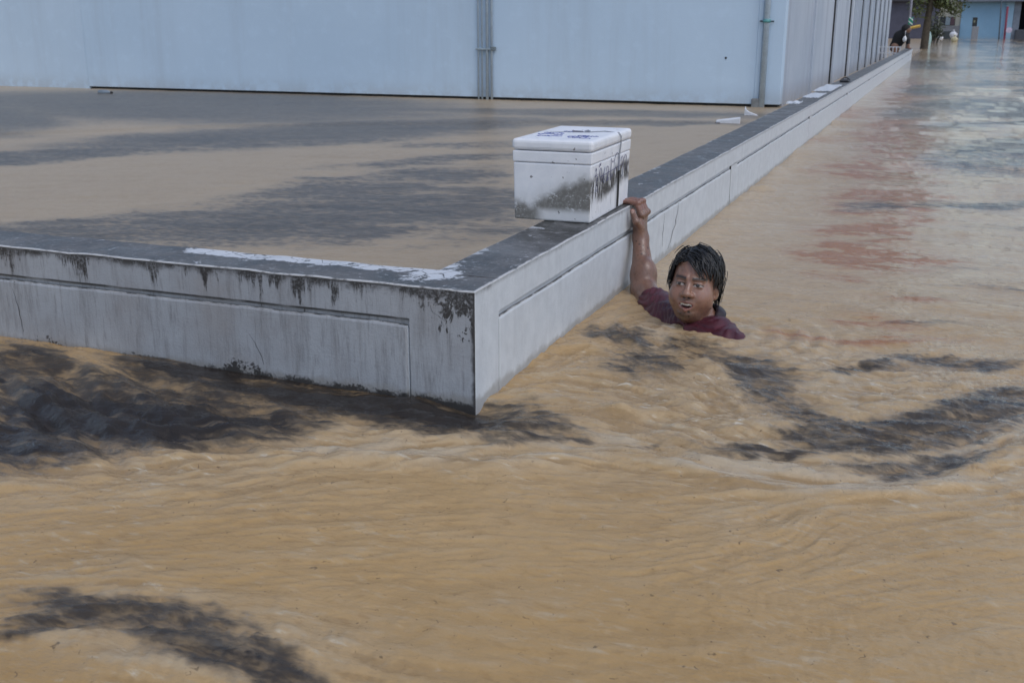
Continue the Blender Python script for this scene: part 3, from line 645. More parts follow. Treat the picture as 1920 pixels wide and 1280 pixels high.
# ================================================================== PEOPLE (implicit surfaces, one continuous mesh per body)
F4 = np.float32
def V3(*a): return np.array(a, F4)
def s_ell(p, c, r):
    q = (p-V3(*c)); r = V3(*r); k0 = np.sqrt(((q/r)**2).sum(-1)); k1 = np.sqrt(((q/(r*r))**2).sum(-1))+1e-9
    return k0*(k0-1)/k1
def s_cap(p, a, b, ra, rb):
    a = V3(*a); b = V3(*b); ba = b-a; t = np.clip(((p-a)@ba)/(ba@ba), 0, 1)
    return np.sqrt(((p-a-t[..., None]*ba)**2).sum(-1)) - (ra+(rb-ra)*t)
def s_sph(p, c, r): return np.sqrt(((p-V3(*c))**2).sum(-1))-r
def smin(a, b, k): h = np.clip(.5+.5*(b-a)/k, 0, 1); return b+(a-b)*h-k*h*(1-h)
def smax(a, b, k): return -smin(-a, -b, k)
def surface(f, lo, hi, cell, zgrid=None, slack=1.25):
    lo = np.array(lo, float); hi = np.array(hi, float)
    gx = np.arange(lo[0], hi[0]+cell, cell); gy = np.arange(lo[1], hi[1]+cell, cell)
    gz = np.arange(lo[2], hi[2]+cell, cell) if zgrid is None else np.asarray(zgrid)
    B = 8; n = [len(gx)-1, len(gy)-1, len(gz)-1]; nb = [(k+B-1)//B for k in n]
    ext = lambda g, m: np.concatenate([g, g[-1]+(g[-1]-g[-2])*np.arange(1, m*B+2-len(g))]) if m*B+1 > len(g) else g
    gx, gy, gz = ext(gx, nb[0]), ext(gy, nb[1]), ext(gz, nb[2])
    bi = np.stack(np.meshgrid(*[np.arange(k) for k in nb], indexing='ij'), -1).reshape(-1, 3)
    g0 = np.stack([gx[bi[:, 0]*B], gy[bi[:, 1]*B], gz[bi[:, 2]*B]], 1); g1 = np.stack([gx[bi[:, 0]*B+B], gy[bi[:, 1]*B+B], gz[bi[:, 2]*B+B]], 1)
    d = f(((g0+g1)/2).astype(F4)); hd = np.sqrt(((g1-g0)**2).sum(1))/2
    bi = bi[np.abs(d) < hd*slack+.012]
    NX, NY, NZ = len(gx), len(gy), len(gz)
    l = np.arange(B+1); keys = []; verts = []; edges = [[], [], []]
    for s in range(0, len(bi), 400):
        b = bi[s:s+400]
        ix = b[:, 0, None]*B+l; iy = b[:, 1, None]*B+l; iz = b[:, 2, None]*B+l
        P = np.empty((len(b), B+1, B+1, B+1, 3), F4)
        P[..., 0] = gx[ix][:, :, None, None]; P[..., 1] = gy[iy][:, None, :, None]; P[..., 2] = gz[iz][:, None, None, :]
        v = f(P.reshape(-1, 3)).reshape(P.shape[:4])
        cs = [(a, c, e) for a in (0, 1) for c in (0, 1) for e in (0, 1)]
        cv = np.stack([v[:, a:a+B, c:c+B, e:e+B] for a, c, e in cs], -1)
        act = (cv < 0).any(-1) & (cv >= 0).any(-1)
        q = np.argwhere(act); cv = cv[act]
        base = b[q[:, 0]]*B+q[:, 1:]
        acc = np.zeros((len(q), 3)); cnt = np.zeros(len(q))
        for i, a in enumerate(cs):
            for j, c in enumerate(cs):
                if j > i and sum(abs(a[k]-c[k]) for k in range(3)) == 1:
                    va, vb = cv[:, i], cv[:, j]; x = (va < 0) != (vb < 0)
                    t = np.where(x, va/np.where(x, va-vb, 1), 0)
                    pa, pc = np.array(a, float), np.array(c, float)
                    acc += np.where(x[:, None], pa+(pc-pa)*t[:, None], 0); cnt += x
        loc = acc/cnt[:, None]+base
        W = np.stack([np.interp(loc[:, 0], np.arange(NX), gx), np.interp(loc[:, 1], np.arange(NY), gy), np.interp(loc[:, 2], np.arange(NZ), gz)], 1)
        key = (base[:, 0]*NY+base[:, 1])*NZ+base[:, 2]
        keys.append(key); verts.append(W)
        for ax, j in ((0, 4), (1, 2), (2, 1)):
            x = (cv[:, 0] < 0) != (cv[:, j] < 0)
            edges[ax].append(np.stack([key[x], (cv[x, 0] < 0).astype(np.int64)], 1))
    key = np.concatenate(keys); W = np.concatenate(verts); o = np.argsort(key); key = key[o]; W = W[o]
    st = (NY*NZ, NZ, 1); Fs = []
    for ax in range(3):
        e = np.concatenate(edges[ax]); k = e[:, 0]; u, w_ = st[(ax+1) % 3], st[(ax+2) % 3]
        quad = np.stack([k, k-u, k-u-w_, k-w_], 1)
        idx = np.clip(np.searchsorted(key, quad), 0, len(key)-1); ok = (key[idx] == quad).all(1)
        idx = idx[ok]; fl = e[ok, 1] == 0; idx[fl] = idx[fl][:, ::-1]; Fs.append(idx)
    return W, np.concatenate(Fs)
def rotz(v, a): c, s = math.cos(a), math.sin(a); return np.array([v[0]*c-v[1]*s, v[0]*s+v[1]*c, v[2]])
def unit(v): v = np.asarray(v, float); return v/np.linalg.norm(v)

# ---- head frame of the swimmer: X = his right, Y = forward, Z = up
H0 = CAM + 3.66*ray(1303, 531)
_to = unit([CAM[0]-H0[0], CAM[1]-H0[1], 0])
_fw = rotz(_to, -math.radians(14)); _fw = unit(_fw + np.array([0, 0, .16]))       # turned a little to the wall side, chin up
_rt = unit(np.cross(_fw, [0, 0, 1])); _rt = unit(_rt + .05*np.array([0, 0, 1])); _up = unit(np.cross(_rt, _fw))
MH = np.stack([_rt, _fw, _up]).astype(F4)
def to_head(p): return (p-H0.astype(F4))@MH.T
def from_head(q): return np.asarray(q)@MH + H0
def head_sdf(q):
    ax = np.abs(q[..., 0]); qa = q.copy(); qa[..., 0] = ax
    d = s_ell(q, (0, -.018, .032), (.076, .098, .088))
    d = smin(d, s_ell(q, (0, .022, -.040), (.068, .066, .080)), .035)
    d = smin(d, s_sph(qa, (.038, .046, -.043), .031), .03)
    d = smin(d, s_sph(qa, (.045, .018, -.066), .020), .03)                          # jaw corners
    d = smin(d, s_ell(q, (0, .066, -.098), (.026, .02, .017)), .022)                # chin
    d = smin(d, s_ell(q, (0, .02, -.108), (.044, .04, .02)), .03)                   # soft under-chin
    d = smin(d, s_cap(qa, (.010, .082, .021), (.040, .072, .020), .0085, .006), .014)  # brow ridge
    d = smax(d, -s_ell(qa, (.031, .096, .001), (.019, .014, .011)), .010)           # eye sockets
    d = smin(d, s_sph(qa, (.031, .0715, .0), .0128), .003)
    lid = s_cap(qa, (.018, .0835, .0065), (.044, .0775, .0060), .0028, .0024); d = smin(d, lid, .004)
    d = smin(d, s_cap(qa, (.019, .0825, -.0075), (.043, .077, -.0065), .0022, .002), .005)
    d = smin(d, s_cap(q, (0, .081, .010), (0, .099, -.026), .0070, .0105), .010)    # nose
    d = smin(d, s_ell(q, (0, .1025, -.031), (.0145, .0125, .0115)), .007)
    d = smin(d, s_ell(qa, (.0155, .0905, -.0345), (.0095, .0115, .0085)), .006)
    d = smax(d, -s_ell(qa, (.0075, .099, -.0440), (.0042, .005, .0045)), .003)
    # mouth: opening, lips, teeth
    d = smin(d, s_ell(q, (0, .077, -.066), (.030, .016, .021)), .012)
    d = smax(d, -s_ell(q, (.001, .094, -.0715), (.0245, .021, .0130)), .004)
    d = smin(d, s_cap(qa, (0, .0925, -.0570), (.0245, .0815, -.0660), .0040, .0022), .004)
    d = smin(d, s_cap(qa, (0, .0895, -.0868), (.0235, .0800, -.0700), .0048, .0024), .005)
    d = smin(d, s_ell(q, (0, .0795, -.0645), (.020, .0105, .0072)), .0015)           # upper teeth
    # ears
    e = s_ell(qa, (.0765, -.012, -.014), (.0085, .019, .031))
    e = smax(e, -s_ell(qa, (.087, -.008, -.008), (.007, .010, .017)), .004)
    e = smin(e, s_ell(qa, (.0735, -.004, -.040), (.0065, .009, .009)), .006)
    d = smin(d, e, .006)
    return d
# ---- joints
SR, SL = V3(.248, 1.150, -.030), V3(.496, .950, -.040)
N0 = (SR+SL)/2 + V3(.02, .03, .020)
EL, WR = V3(.090, 1.415, .022), V3(.044, 1.520, .200)
TF = unit([-.632, -.776, 0]); TR = unit(SR-SL)
PEL = V3(.40, 1.10, -.60)
NECK = from_head([0, -.035, -.085])
# hand: palm to the wall (-X), fingers up and over the coping, thumb towards the corner
PA = V3(.026, 1.545, .275)
def hand_sdf(p):
    d = s_ell(p, (.033, 1.548, .254), (.025, .049, .054))
    d = smin(d, s_ell(p, (.042, 1.506, .238), (.021, .023, .040)), .016)             # ball of the thumb
    for y0, dy, L in ((1.514, .005, .000), (1.543, .001, .008), (1.571, -.002, .004), (1.597, -.007, -.010)):
        k = (.043, y0, .290); k2 = (.026, y0+dy*.5, .334+L*.3); k3 = (-.012, y0+dy, .3405+L*.2); k4 = (-.034-L, y0+dy*1.3, .3360)
        d = smin(d, s_cap(p, k, k2, .0130, .0115), .004)
        d = smin(d, s_cap(p, k2, k3, .0112, .0096), .002); d = smin(d, s_cap(p, k3, k4, .0094, .0080), .002)
        d = smin(d, s_sph(p, (.049, y0, .293), .0120), .007)                         # knuckle
        d = smin(d, s_sph(p, (.030, y0+dy*.5, .337+L*.3), .0118), .003)
    for y0 in (1.528, 1.557, 1.584): d = smax(d, -s_cap(p, (.056, y0, .286), (.030, y0, .352), .0022, .0026), .004)
    for y0 in (1.529, 1.557, 1.583): d = smin(d, s_cap(p, (.0525, y0-.012, .285), (.046, 1.545, .225), .0042, .003), .008)   # tendons
    t = s_cap(p, (.046, 1.502, .240), (.036, 1.472, .272), .0148, .0128)
    t = smin(t, s_cap(p, (.036, 1.472, .272), (.021, 1.470, .312), .0128, .0104), .004)
    t = smin(t, s_sph(p, (.037, 1.470, .272), .0135), .004)
    return smin(d, t, .005)
def arm_sdf(p):
    d = s_cap(p, SR, EL, .058, .048)
    mid = EL+(WR-EL)*.28
    d = smin(d, s_cap(p, EL, mid, .046, .047), .02)
    d = smin(d, s_cap(p, mid, WR, .045, .0285), .02)
    d = smin(d, s_sph(p, EL+V3(.012, -.018, -.024), .034), .02); d = smin(d, s_ell(p, EL+(WR-EL)*.30+V3(.014, -.006, 0), (.040, .044, .062)), .02)
    return smin(d, s_cap(p, WR, (.036, 1.535, .235), .0290, .027), .02)
def torso_sdf(p):
    c = (SR+SL)/2
    d = s_cap(p, SR+V3(0, 0, -.01), SL+V3(0, 0, -.01), .060, .060)
    q = np.stack([(p-c)@TR.astype(F4), (p-c)@TF.astype(F4), p[..., 2]-c[2]], -1)
    d = smin(d, s_ell(q, (0, .0, -.20), (.185, .125, .26)), .07)
    d = smin(d, s_ell(q, (0, .02, -.42), (.165, .13, .20)), .08)
    d = smin(d, s_ell(q, (0, -.01, -.60), (.175, .12, .15)), .08)
    d = smin(d, s_cap(q, (.085, -.03, -.0), (-.085, -.03, -.0), .058, .058), .06)   # trapezius
    return d, q
def body_sdf(p):
    p = np.asarray(p, F4); out = np.full(len(p), .6, F4)
    def add(fn, c, r, k):
        m = ((p-V3(*c))**2).sum(1) < r*r
        if m.any(): out[m] = smin(out[m], fn(p[m]).astype(F4), k)
    def trunk(p):
        d, q = torso_sdf(p)
        d = smin(d, s_cap(p, N0+V3(0, 0, .0), NECK, .062, .058), .03)
        d = smin(d, s_cap(q, (-.18, 0, -.02), (-.235, .03, -.30), .052, .042), .03)  # left arm hangs
        d = smin(d, s_cap(q, (-.235, .03, -.30), (-.20, .16, -.52), .040, .027), .02)
        d = smin(d, s_ell(q, (-.195, .185, -.575), (.02, .04, .06)), .02)
        for s_ in (-1, 1):
            d = smin(d, s_cap(q, (s_*.09, -.01, -.66), (s_*.10, .03, -1.00), .085, .055), .04)
            d = smin(d, s_cap(q, (s_*.10, .03, -1.00), (s_*.10, -.02, -1.265), .054, .038), .02)
            d = smin(d, s_cap(q, (s_*.10, -.03, -1.275), (s_*.115, .13, -1.285), .035, .026), .02)
        return d
    add(trunk, ((SR+SL)/2+V3(0, 0, -.6)), 1.0, .03)
    add(arm_sdf, (.15, 1.35, .1), .45, .03)
    add(hand_sdf, (.0, 1.54, .29), .16, .014)
    add(lambda p: head_sdf(to_head(p)), H0, .26, .022)
    return out
def skin_colour(W):
    q = to_head(W.astype(F4)); n = len(W); ax = np.abs(q[:, 0])
    base = np.array([.262, .138, .094]); col = np.tile(base, (n, 1))
    v = fbm(W[:, 0]*60+W[:, 2]*37, W[:, 1]*60-W[:, 2]*21, 1, 3)-.5; v2 = fbm(W[:, 0]*190+W[:, 2]*137, W[:, 1]*190-W[:, 2]*121, 4, 2)-.5
    col *= (1+.42*v+.22*v2)[:, None]
    ishead = np.linalg.norm(q, axis=1) < .2
    def blend(m, c): col[:] = col*(1-m[:, None])+np.array(c)*m[:, None]
    front = ishead & (q[:, 1] > .04)
    blend(front*.55*np.exp(-((ax-.042)/.022)**2-((q[:, 2]+.03)/.025)**2), (.32, .16, .112))       # cheeks
    blend(front*.4*np.exp(-(q[:, 0]/.015)**2-((q[:, 2]+.02)/.025)**2), (.33, .18, .125))            # nose
    # stubble on lip, chin and jaw
    st = front*np.maximum(np.exp(-((q[:, 2]+.104)/.020)**2-(q[:, 0]/.05)**2), .7*np.exp(-((q[:, 2]+.0525)/.006)**2-(q[:, 0]/.026)**2))
    blend(.62*st*(.6+.8*fbm(W[:, 0]*240, W[:, 2]*240, 2, 2)), (.06, .036, .028))
    blend(ishead*.45*sstep(q[:, 2], -.085, -.115), (.09, .05, .036))  # skin darker from the jaw down
    # lips
    lip = front*((q[:, 1] > .079) & (ax < .026))
    zu = -.0570-.009*(ax/.0245)**1.0; zl = -.0868+.0168*(ax/.0235)**1.5
    blend(lip*.75*np.maximum(np.exp(-((q[:, 2]-zu)/.0035)**2), np.exp(-((q[:, 2]-zl)/.0045)**2)), (.25, .10, .085))
    # mouth inside, teeth
    ins = front & (ax < .023) & (q[:, 2] < zu-.001) & (q[:, 2] > zl+.002) & (q[:, 1] < .0895)
    col[ins] = (.06, .015, .014)
    te = ins & (ax < .0190) & (q[:, 2] > -.0710) & (q[:, 1] > .070)
    col[te] = np.where((np.abs((ax[te]/.0062) % 1-.5) > .44)[:, None], (.55, .50, .43), (.86, .83, .76))
    te2 = ins & (ax < .013) & (q[:, 2] < -.0785) & (q[:, 1] > .066); col[te2] = (.26, .09, .08)
    # brows
    bz = .0205+.0030*np.sin(np.clip((ax-.012)/.042, 0, 1)*2.6)-.05*np.clip(ax-.040, 0, 1)
    br = front & (ax > .010) & (ax < .054)
    blend(br*1.0*np.exp(-((q[:, 2]-bz)/.0056)**2), (.014, .010, .009))
    # eyes: almond, iris, lid line; gaze to the wall side
    ex = ax-.0315; side = np.sign(q[:, 0])
    al = (ex/.0145)**2+(q[:, 2]/(.0048-.0010*(ex/.0145)))**2
    eye = front & (al < 1) & (q[:, 1] > .06)
    col[eye] = (.34, .30, .275)
    gx_ = q[:, 0]-side*.0315-.0015
    iris = eye & ((gx_)**2+(q[:, 2]-.0006)**2 < .0060**2); col[iris] = (.018, .010, .008)
    gl = iris & ((gx_-.002)**2+(q[:, 2]-.0028)**2 < .0014**2); col[gl] = (.25, .25, .25)  # catchlight on the iris, painted into the colour
    ll = front & (al >= .8) & (al < 1.5) & (q[:, 2] > -.001); blend(ll*.95, (.015, .010, .009))
    lw = front & (al >= 1) & (al < 1.7) & (q[:, 2] <= -.001); blend(lw*.45, (.08, .042, .03))
    blend(front*.35*np.exp(-((ax-.031)/.02)**2-((q[:, 2]-.0)/.012)**2)*(~eye), (.10, .052, .037))
    # nostrils
    ns = front & (((ax-.0078)/.0050)**2+((q[:, 2]+.0435)/.0038)**2 < 1) & (q[:, 1] > .085); col[ns] = (.02, .010, .008)
    # mud specks on chin and arm
    for (a, b, r) in ((-.012, -.091, .0042), (.006, -.108, .003), (-.0135, -.106, .003), (.017, -.101, .0025), (.002, -.095, .002)):
        m = front & ((q[:, 0]-a)**2+(q[:, 2]-b)**2 < r*r); col[m] = (.022, .014, .011)
    arm = (~ishead) & (W[:, 0] < .2) & (W[:, 1] > 1.25)
    col[arm] *= np.array([.72, .74, .77])
    r3 = np.random.default_rng(3)
    for k in range(70):
        t = r3.random()**.7; c0 = EL+(WR-EL)*t*1.25; a = r3.uniform(-1.2, 1.2); rad = .045*(1-t)+.028*t
        c1 = c0+np.array([math.sin(a)*rad*.9+.1*rad, -math.cos(a)*rad, r3.uniform(-.01, .01)])
        m = arm & (((W-c1)**2).sum(1) < r3.uniform(.0025, .0062 if k % 6 else .011)**2); col[m] = col[m]*.3+np.array([.03, .018, .014])*.7
    # thumb nail
    nail = np.linalg.norm((W-np.array([.0225, 1.4595, .3125]))/np.array([.0075, .006, .0085]), axis=1) < 1; col[nail] = (.42, .27, .22)
    hd = arm & (W[:, 2] > .31); blend(hd*.35, (.27, .11, .085))
    return np.clip(col, .004, 1)
def skin_mat():
    g = G('wet_skin'); c = g.at('col', True); p = g.pos(); n = g.noise(p, 160, 3, .6); n2 = g.noise(p, 420, 2, .5)
    return g.out(c, g.ss(n, .3, .7, .26, .42), g.bump(g.m('ADD', n, n2), .35, .002), spec=.5, **{'Subsurface Weight': .08, 'Subsurface Scale': .004, 'Coat Weight': g.ss(g.noise(p, 55, 3, .6), .42, .6, .05, .6), 'Coat Roughness': .16})
def build_swimmer():
    t = empty('person', (float((SR[0]+SL[0])/2), float((SR[1]+SL[1])/2), GROUND), 'person in a maroon polo shirt, chest-deep in brown water, gripping the wall', 'person')
    zg = [.42]
    while zg[-1] > -.06: zg.append(zg[-1]-.0021)
    s_ = .0021
    while zg[-1] > -1.345: s_ = min(s_*1.12, .016); zg.append(zg[-1]-s_)
    W, Fq = surface(body_sdf, (-.10, .62, -1.34), (.80, 1.68, .42), .0023, np.array(zg[::-1]))
    b = from_np('body', W, Fq, skin_mat(), t); attr_c(b, 'col', skin_colour(W))
    # ---- shirt
    def shirt_sdf(p):
        p = np.asarray(p, F4); d, q = torso_sdf(p)
        d = smin(d, s_cap(q, (-.175, 0, -.005), (-.228, .025, -.24), .056, .054), .03)
        ax = EL-SR; a1 = SR+ax*.56
        d = smin(d, s_cap(p, SR+V3(0, 0, .0), a1, .058, .055), .03)
        wr = .0020*np.sin(q[..., 0]*70+5*np.sin(q[..., 2]*26+q[..., 1]*17)+q[..., 2]*95) - .0042*np.abs(np.sin(p[..., 0]*60-p[..., 1]*48+5*np.sin(p[..., 2]*34+p[..., 0]*21)))
        d = d-.009+wr
        nk = s_cap(p, N0+V3(0, 0, -.03), NECK+V3(0, 0, .06), .066, .066)
        vee = s_cap(q, (0, .10, .02), (0, .15, -.10), .045, .008)
        d = smax(d, -smin(nk, vee, .01), .006)
        end = (p-a1)@(ax/np.linalg.norm(ax)).astype(F4); near = ((p-a1)**2).sum(-1) < .14**2
        d = np.where(near, smax(d, end-.0, .004), d)
        return smax(d, -(q[..., 2]+.40), .01)
    W2, F2 = surface(shirt_sdf, (.0, .62, -.45), (.80, 1.55, .16), .0034)
    gm = G('wet_maroon_cloth'); p = gm.pos(); wv = gm.noise(p, 500, 2, .5); bl = gm.noise(p, 22, 4, .6)
    cm = gm.out(gm.mix(gm.ss(bl, .3, .7), (.050, .010, .017), (.098, .022, .034)), gm.ss(bl, .35, .7, .34, .58), gm.bump(gm.m('ADD', gm.m('MULTIPLY', wv, .3), bl), .35, .004), spec=.4)
    sh = from_np('shirt', W2, F2, cm, t)
    # ---- collar: stand and fold round the neck, open in front
    axis = unit(NECK-N0); f0 = unit(TF-axis*(TF@axis)); r0 = np.cross(axis, f0)
    nA, rows = 44, [(.064, -.014), (.065, .004), (.068, .018), (.075, .021), (.086, .010), (.096, -.008)]
    vs, fs = [], []
    for i in range(nA+1):
        a = math.radians(28+(332-28)*i/nA); fr = math.cos(a)
        for (r, h) in rows:
            rr = r*(1+.16*max(0, fr)); hh = h*(1+.1*max(0, -fr))-.030*max(0, fr)**1.5 + .002*math.sin(9*a)
            vs.append(N0+axis*(.034+hh)+rr*(math.cos(a)*f0+math.sin(a)*r0))
    k = len(rows)
    for i in range(nA):
        for j in range(k-1): fs.append((i*k+j, i*k+j+1, (i+1)*k+j+1, (i+1)*k+j))
    co = from_np('collar', np.array(vs), np.array(fs), plain('dark_wet_collar', (.022, .012, .016), .5), sh)
    md = co.modifiers.new('thick', 'SOLIDIFY'); md.thickness = .004; md.offset = 0
    md = co.modifiers.new('sub', 'SUBSURF'); md.levels = 1; md.render_levels = 1
    # ---- wet hair: a close cap plus clumped locks combed from a side parting
    def hair_line(q):      # >0 where hair grows
        x, y, z = q[..., 0], q[..., 1], q[..., 2]
        zf = .074-.020*np.abs(x/.07)**2                       # fringe line in front
        zl = np.where(y > .02, zf, np.where(y > -.03, zf+(-.006-zf)*sstep(y, .03, -.015), -.085+.08*sstep(y, -.06, -.028)))
        return z-zl
    def cap_sdf(p):
        q = to_head(np.asarray(p, F4))
        d = s_ell(q, (0, -.020, .032), (.0815, .1025, .0955))
        d = smin(d, s_ell(q, (0, -.045, -.02), (.072, .066, .07)), .03)
        d = d+.0022*np.sin(q[..., 0]*210+q[..., 1]*60+5*np.sin(q[..., 1]*50))
        return smax(d, -hair_line(q)*.8, .008)
    Wc, Fc = surface(cap_sdf, H0-.16, H0+.17, .0034)
    n = 1100; r4 = np.random.default_rng(11)
    el_ = np.arcsin(r4.uniform(-.15, 1, n)); az_ = r4.uniform(-math.pi, math.pi, n)
    q = np.stack([np.cos(el_)*np.sin(az_)*.083, -.018+np.cos(el_)*np.cos(az_)*.104, .032+np.sin(el_)*.096], 1)
    keep = hair_line(q) > .004; q = q[keep]; n = len(q)
    part = .026
    L = r4.uniform(.045, .095, n)
    nseg = 9; path = [q.copy()]; cur = q.copy()
    c0 = np.array([0, -.018, .025]); rd = np.array([.083, .104, .098])
    lift = r4.uniform(-.001, .006, n)+np.where(r4.random(n) < .12, r4.uniform(.004, .014, n), 0)
    for k in range(nseg):
        x, y, z = cur.T
        sgn = np.where(q[:, 0] > part, 1., -1.)
        top = sstep(z, .03, .10)
        d = np.stack([sgn*(.9*top+.15), .75*top*sstep(q[:, 1], -.03, .06)-.55*sstep(q[:, 1], .0, -.06)*top, -.35-1.0*(1-top)], 1)
        d += .42*np.stack([np.sin(k*.9+q[:, 1]*90), np.cos(k*.7+q[:, 0]*80), 0*x], 1)
        d /= np.linalg.norm(d, axis=1)[:, None]
        cur = cur+d*(L/nseg)[:, None]
        u = (cur-c0)/rd; rr_ = np.linalg.norm(u, axis=1); tgt = 1.0+(lift+.002)/.09
        low = sstep(cur[:, 2], .0, -.05)                                  # free-hanging below the ear line
        f = np.where(rr_ < tgt, tgt/rr_, 1+(tgt/rr_-1)*(1-low))
        cur = c0+u*f[:, None]*rd
        hs_ = head_sdf(cur.astype(F4)); pu = np.clip(.004-hs_, 0, .02)
        cur = cur+unit_rows(cur-np.array([0, -.02, .0]))*pu[:, None]
        x, y, z = cur.T
        zmin = .064-.052*sstep(x, -.004, -.058)+.010*np.sin(q[:, 0]*300+q[:, 1]*170)*.6
        fr = (y > .03) & (np.abs(x) < .066); z2 = np.where(fr, np.maximum(z, zmin), z)
        sd_ = (y > -.032) & (y <= .03) & (np.abs(x) > .05); z2 = np.where(sd_ & (x < 0), np.maximum(z2, -.014+.012*np.sin(q[:, 1]*400)), z2)
        cur[:, 2] = z2
        path.append(cur.copy())
    Pth = np.stack(path, 1)
    # loose locks: past the temple on his right, over the nape on his left
    ex_ = []
    for k in range(100):
        u = r4.random(); j = lambda s_: r4.normal(0, s_, 3)
        if k < 42: a_, b_, c_, d_ = (.056+.014*u, .052-.075*u, .088-.03*u), (.083, .040-.08*u, .045), (.087, .038-.075*u, .0), (.084+.004*u, .042-.07*u, .006-.055*r4.random()**1.6)
        else: a_, b_, c_, d_ = (-.074, -.045-.05*u, .04), (-.082+.02*u, -.058-.045*u, -.01), (-.079+.025*u, -.060-.04*u, -.05), (-.076+.02*u, -.058-.04*u, -.045-.045*r4.random())
        ctrl = np.array([a_, b_, c_, d_])+np.array([j(.003), j(.004), j(.005), j(.006)])
        tt = np.linspace(0, 1, nseg+1)[:, None]
        ex_.append((1-tt)**3*ctrl[0]+3*(1-tt)**2*tt*ctrl[1]+3*(1-tt)*tt**2*ctrl[2]+tt**3*ctrl[3])
    Pth = np.concatenate([Pth, np.array(ex_)]); n = len(Pth)
    #                                                # n, nseg+1, 3
    wid = r4.uniform(.0011, .0036, n)
    vs, fs = [], []; m5 = 5
    prof = np.array([.75, 1, 1, 1, .95, .9, .8, .62, .4, .06])
    for i in range(n):
        P = Pth[i]; T = np.gradient(P, axis=0); T /= np.linalg.norm(T, axis=1)[:, None]+1e-9
        N = P-c0; N /= np.linalg.norm(N, axis=1)[:, None]; Bn = np.cross(T, N); Bn /= np.linalg.norm(Bn, axis=1)[:, None]+1e-9
        b0 = len(vs)
        for k in range(nseg+1):
            for j in range(m5):
                a = 2*math.pi*j/m5; vs.append(P[k]+wid[i]*prof[k]*(math.cos(a)*Bn[k]+.55*math.sin(a)*N[k]))
        for k in range(nseg):
            for j in range(m5): fs.append((b0+k*m5+j, b0+k*m5+(j+1) % m5, b0+(k+1)*m5+(j+1) % m5, b0+(k+1)*m5+j))
    Wh = np.vstack([Wc, from_head(np.array(vs))]); Fh = np.vstack([Fc, np.array(fs)+len(Wc)])
    gh = G('wet_black_hair'); p = gh.pos(); hn = gh.noise(p, 140, 3, .6)
    hm = gh.out(gh.mix(hn, (.006, .006, .007), (.016, .014, .014)), gh.ss(hn, .3, .7, .22, .42), spec=.45)
    hr = from_np('hair', Wh, Fh, hm, t); hr['kind'] = 'stuff'
def unit_rows(a): return a/(np.linalg.norm(a, axis=1)[:, None]+1e-9)
build_swimmer()

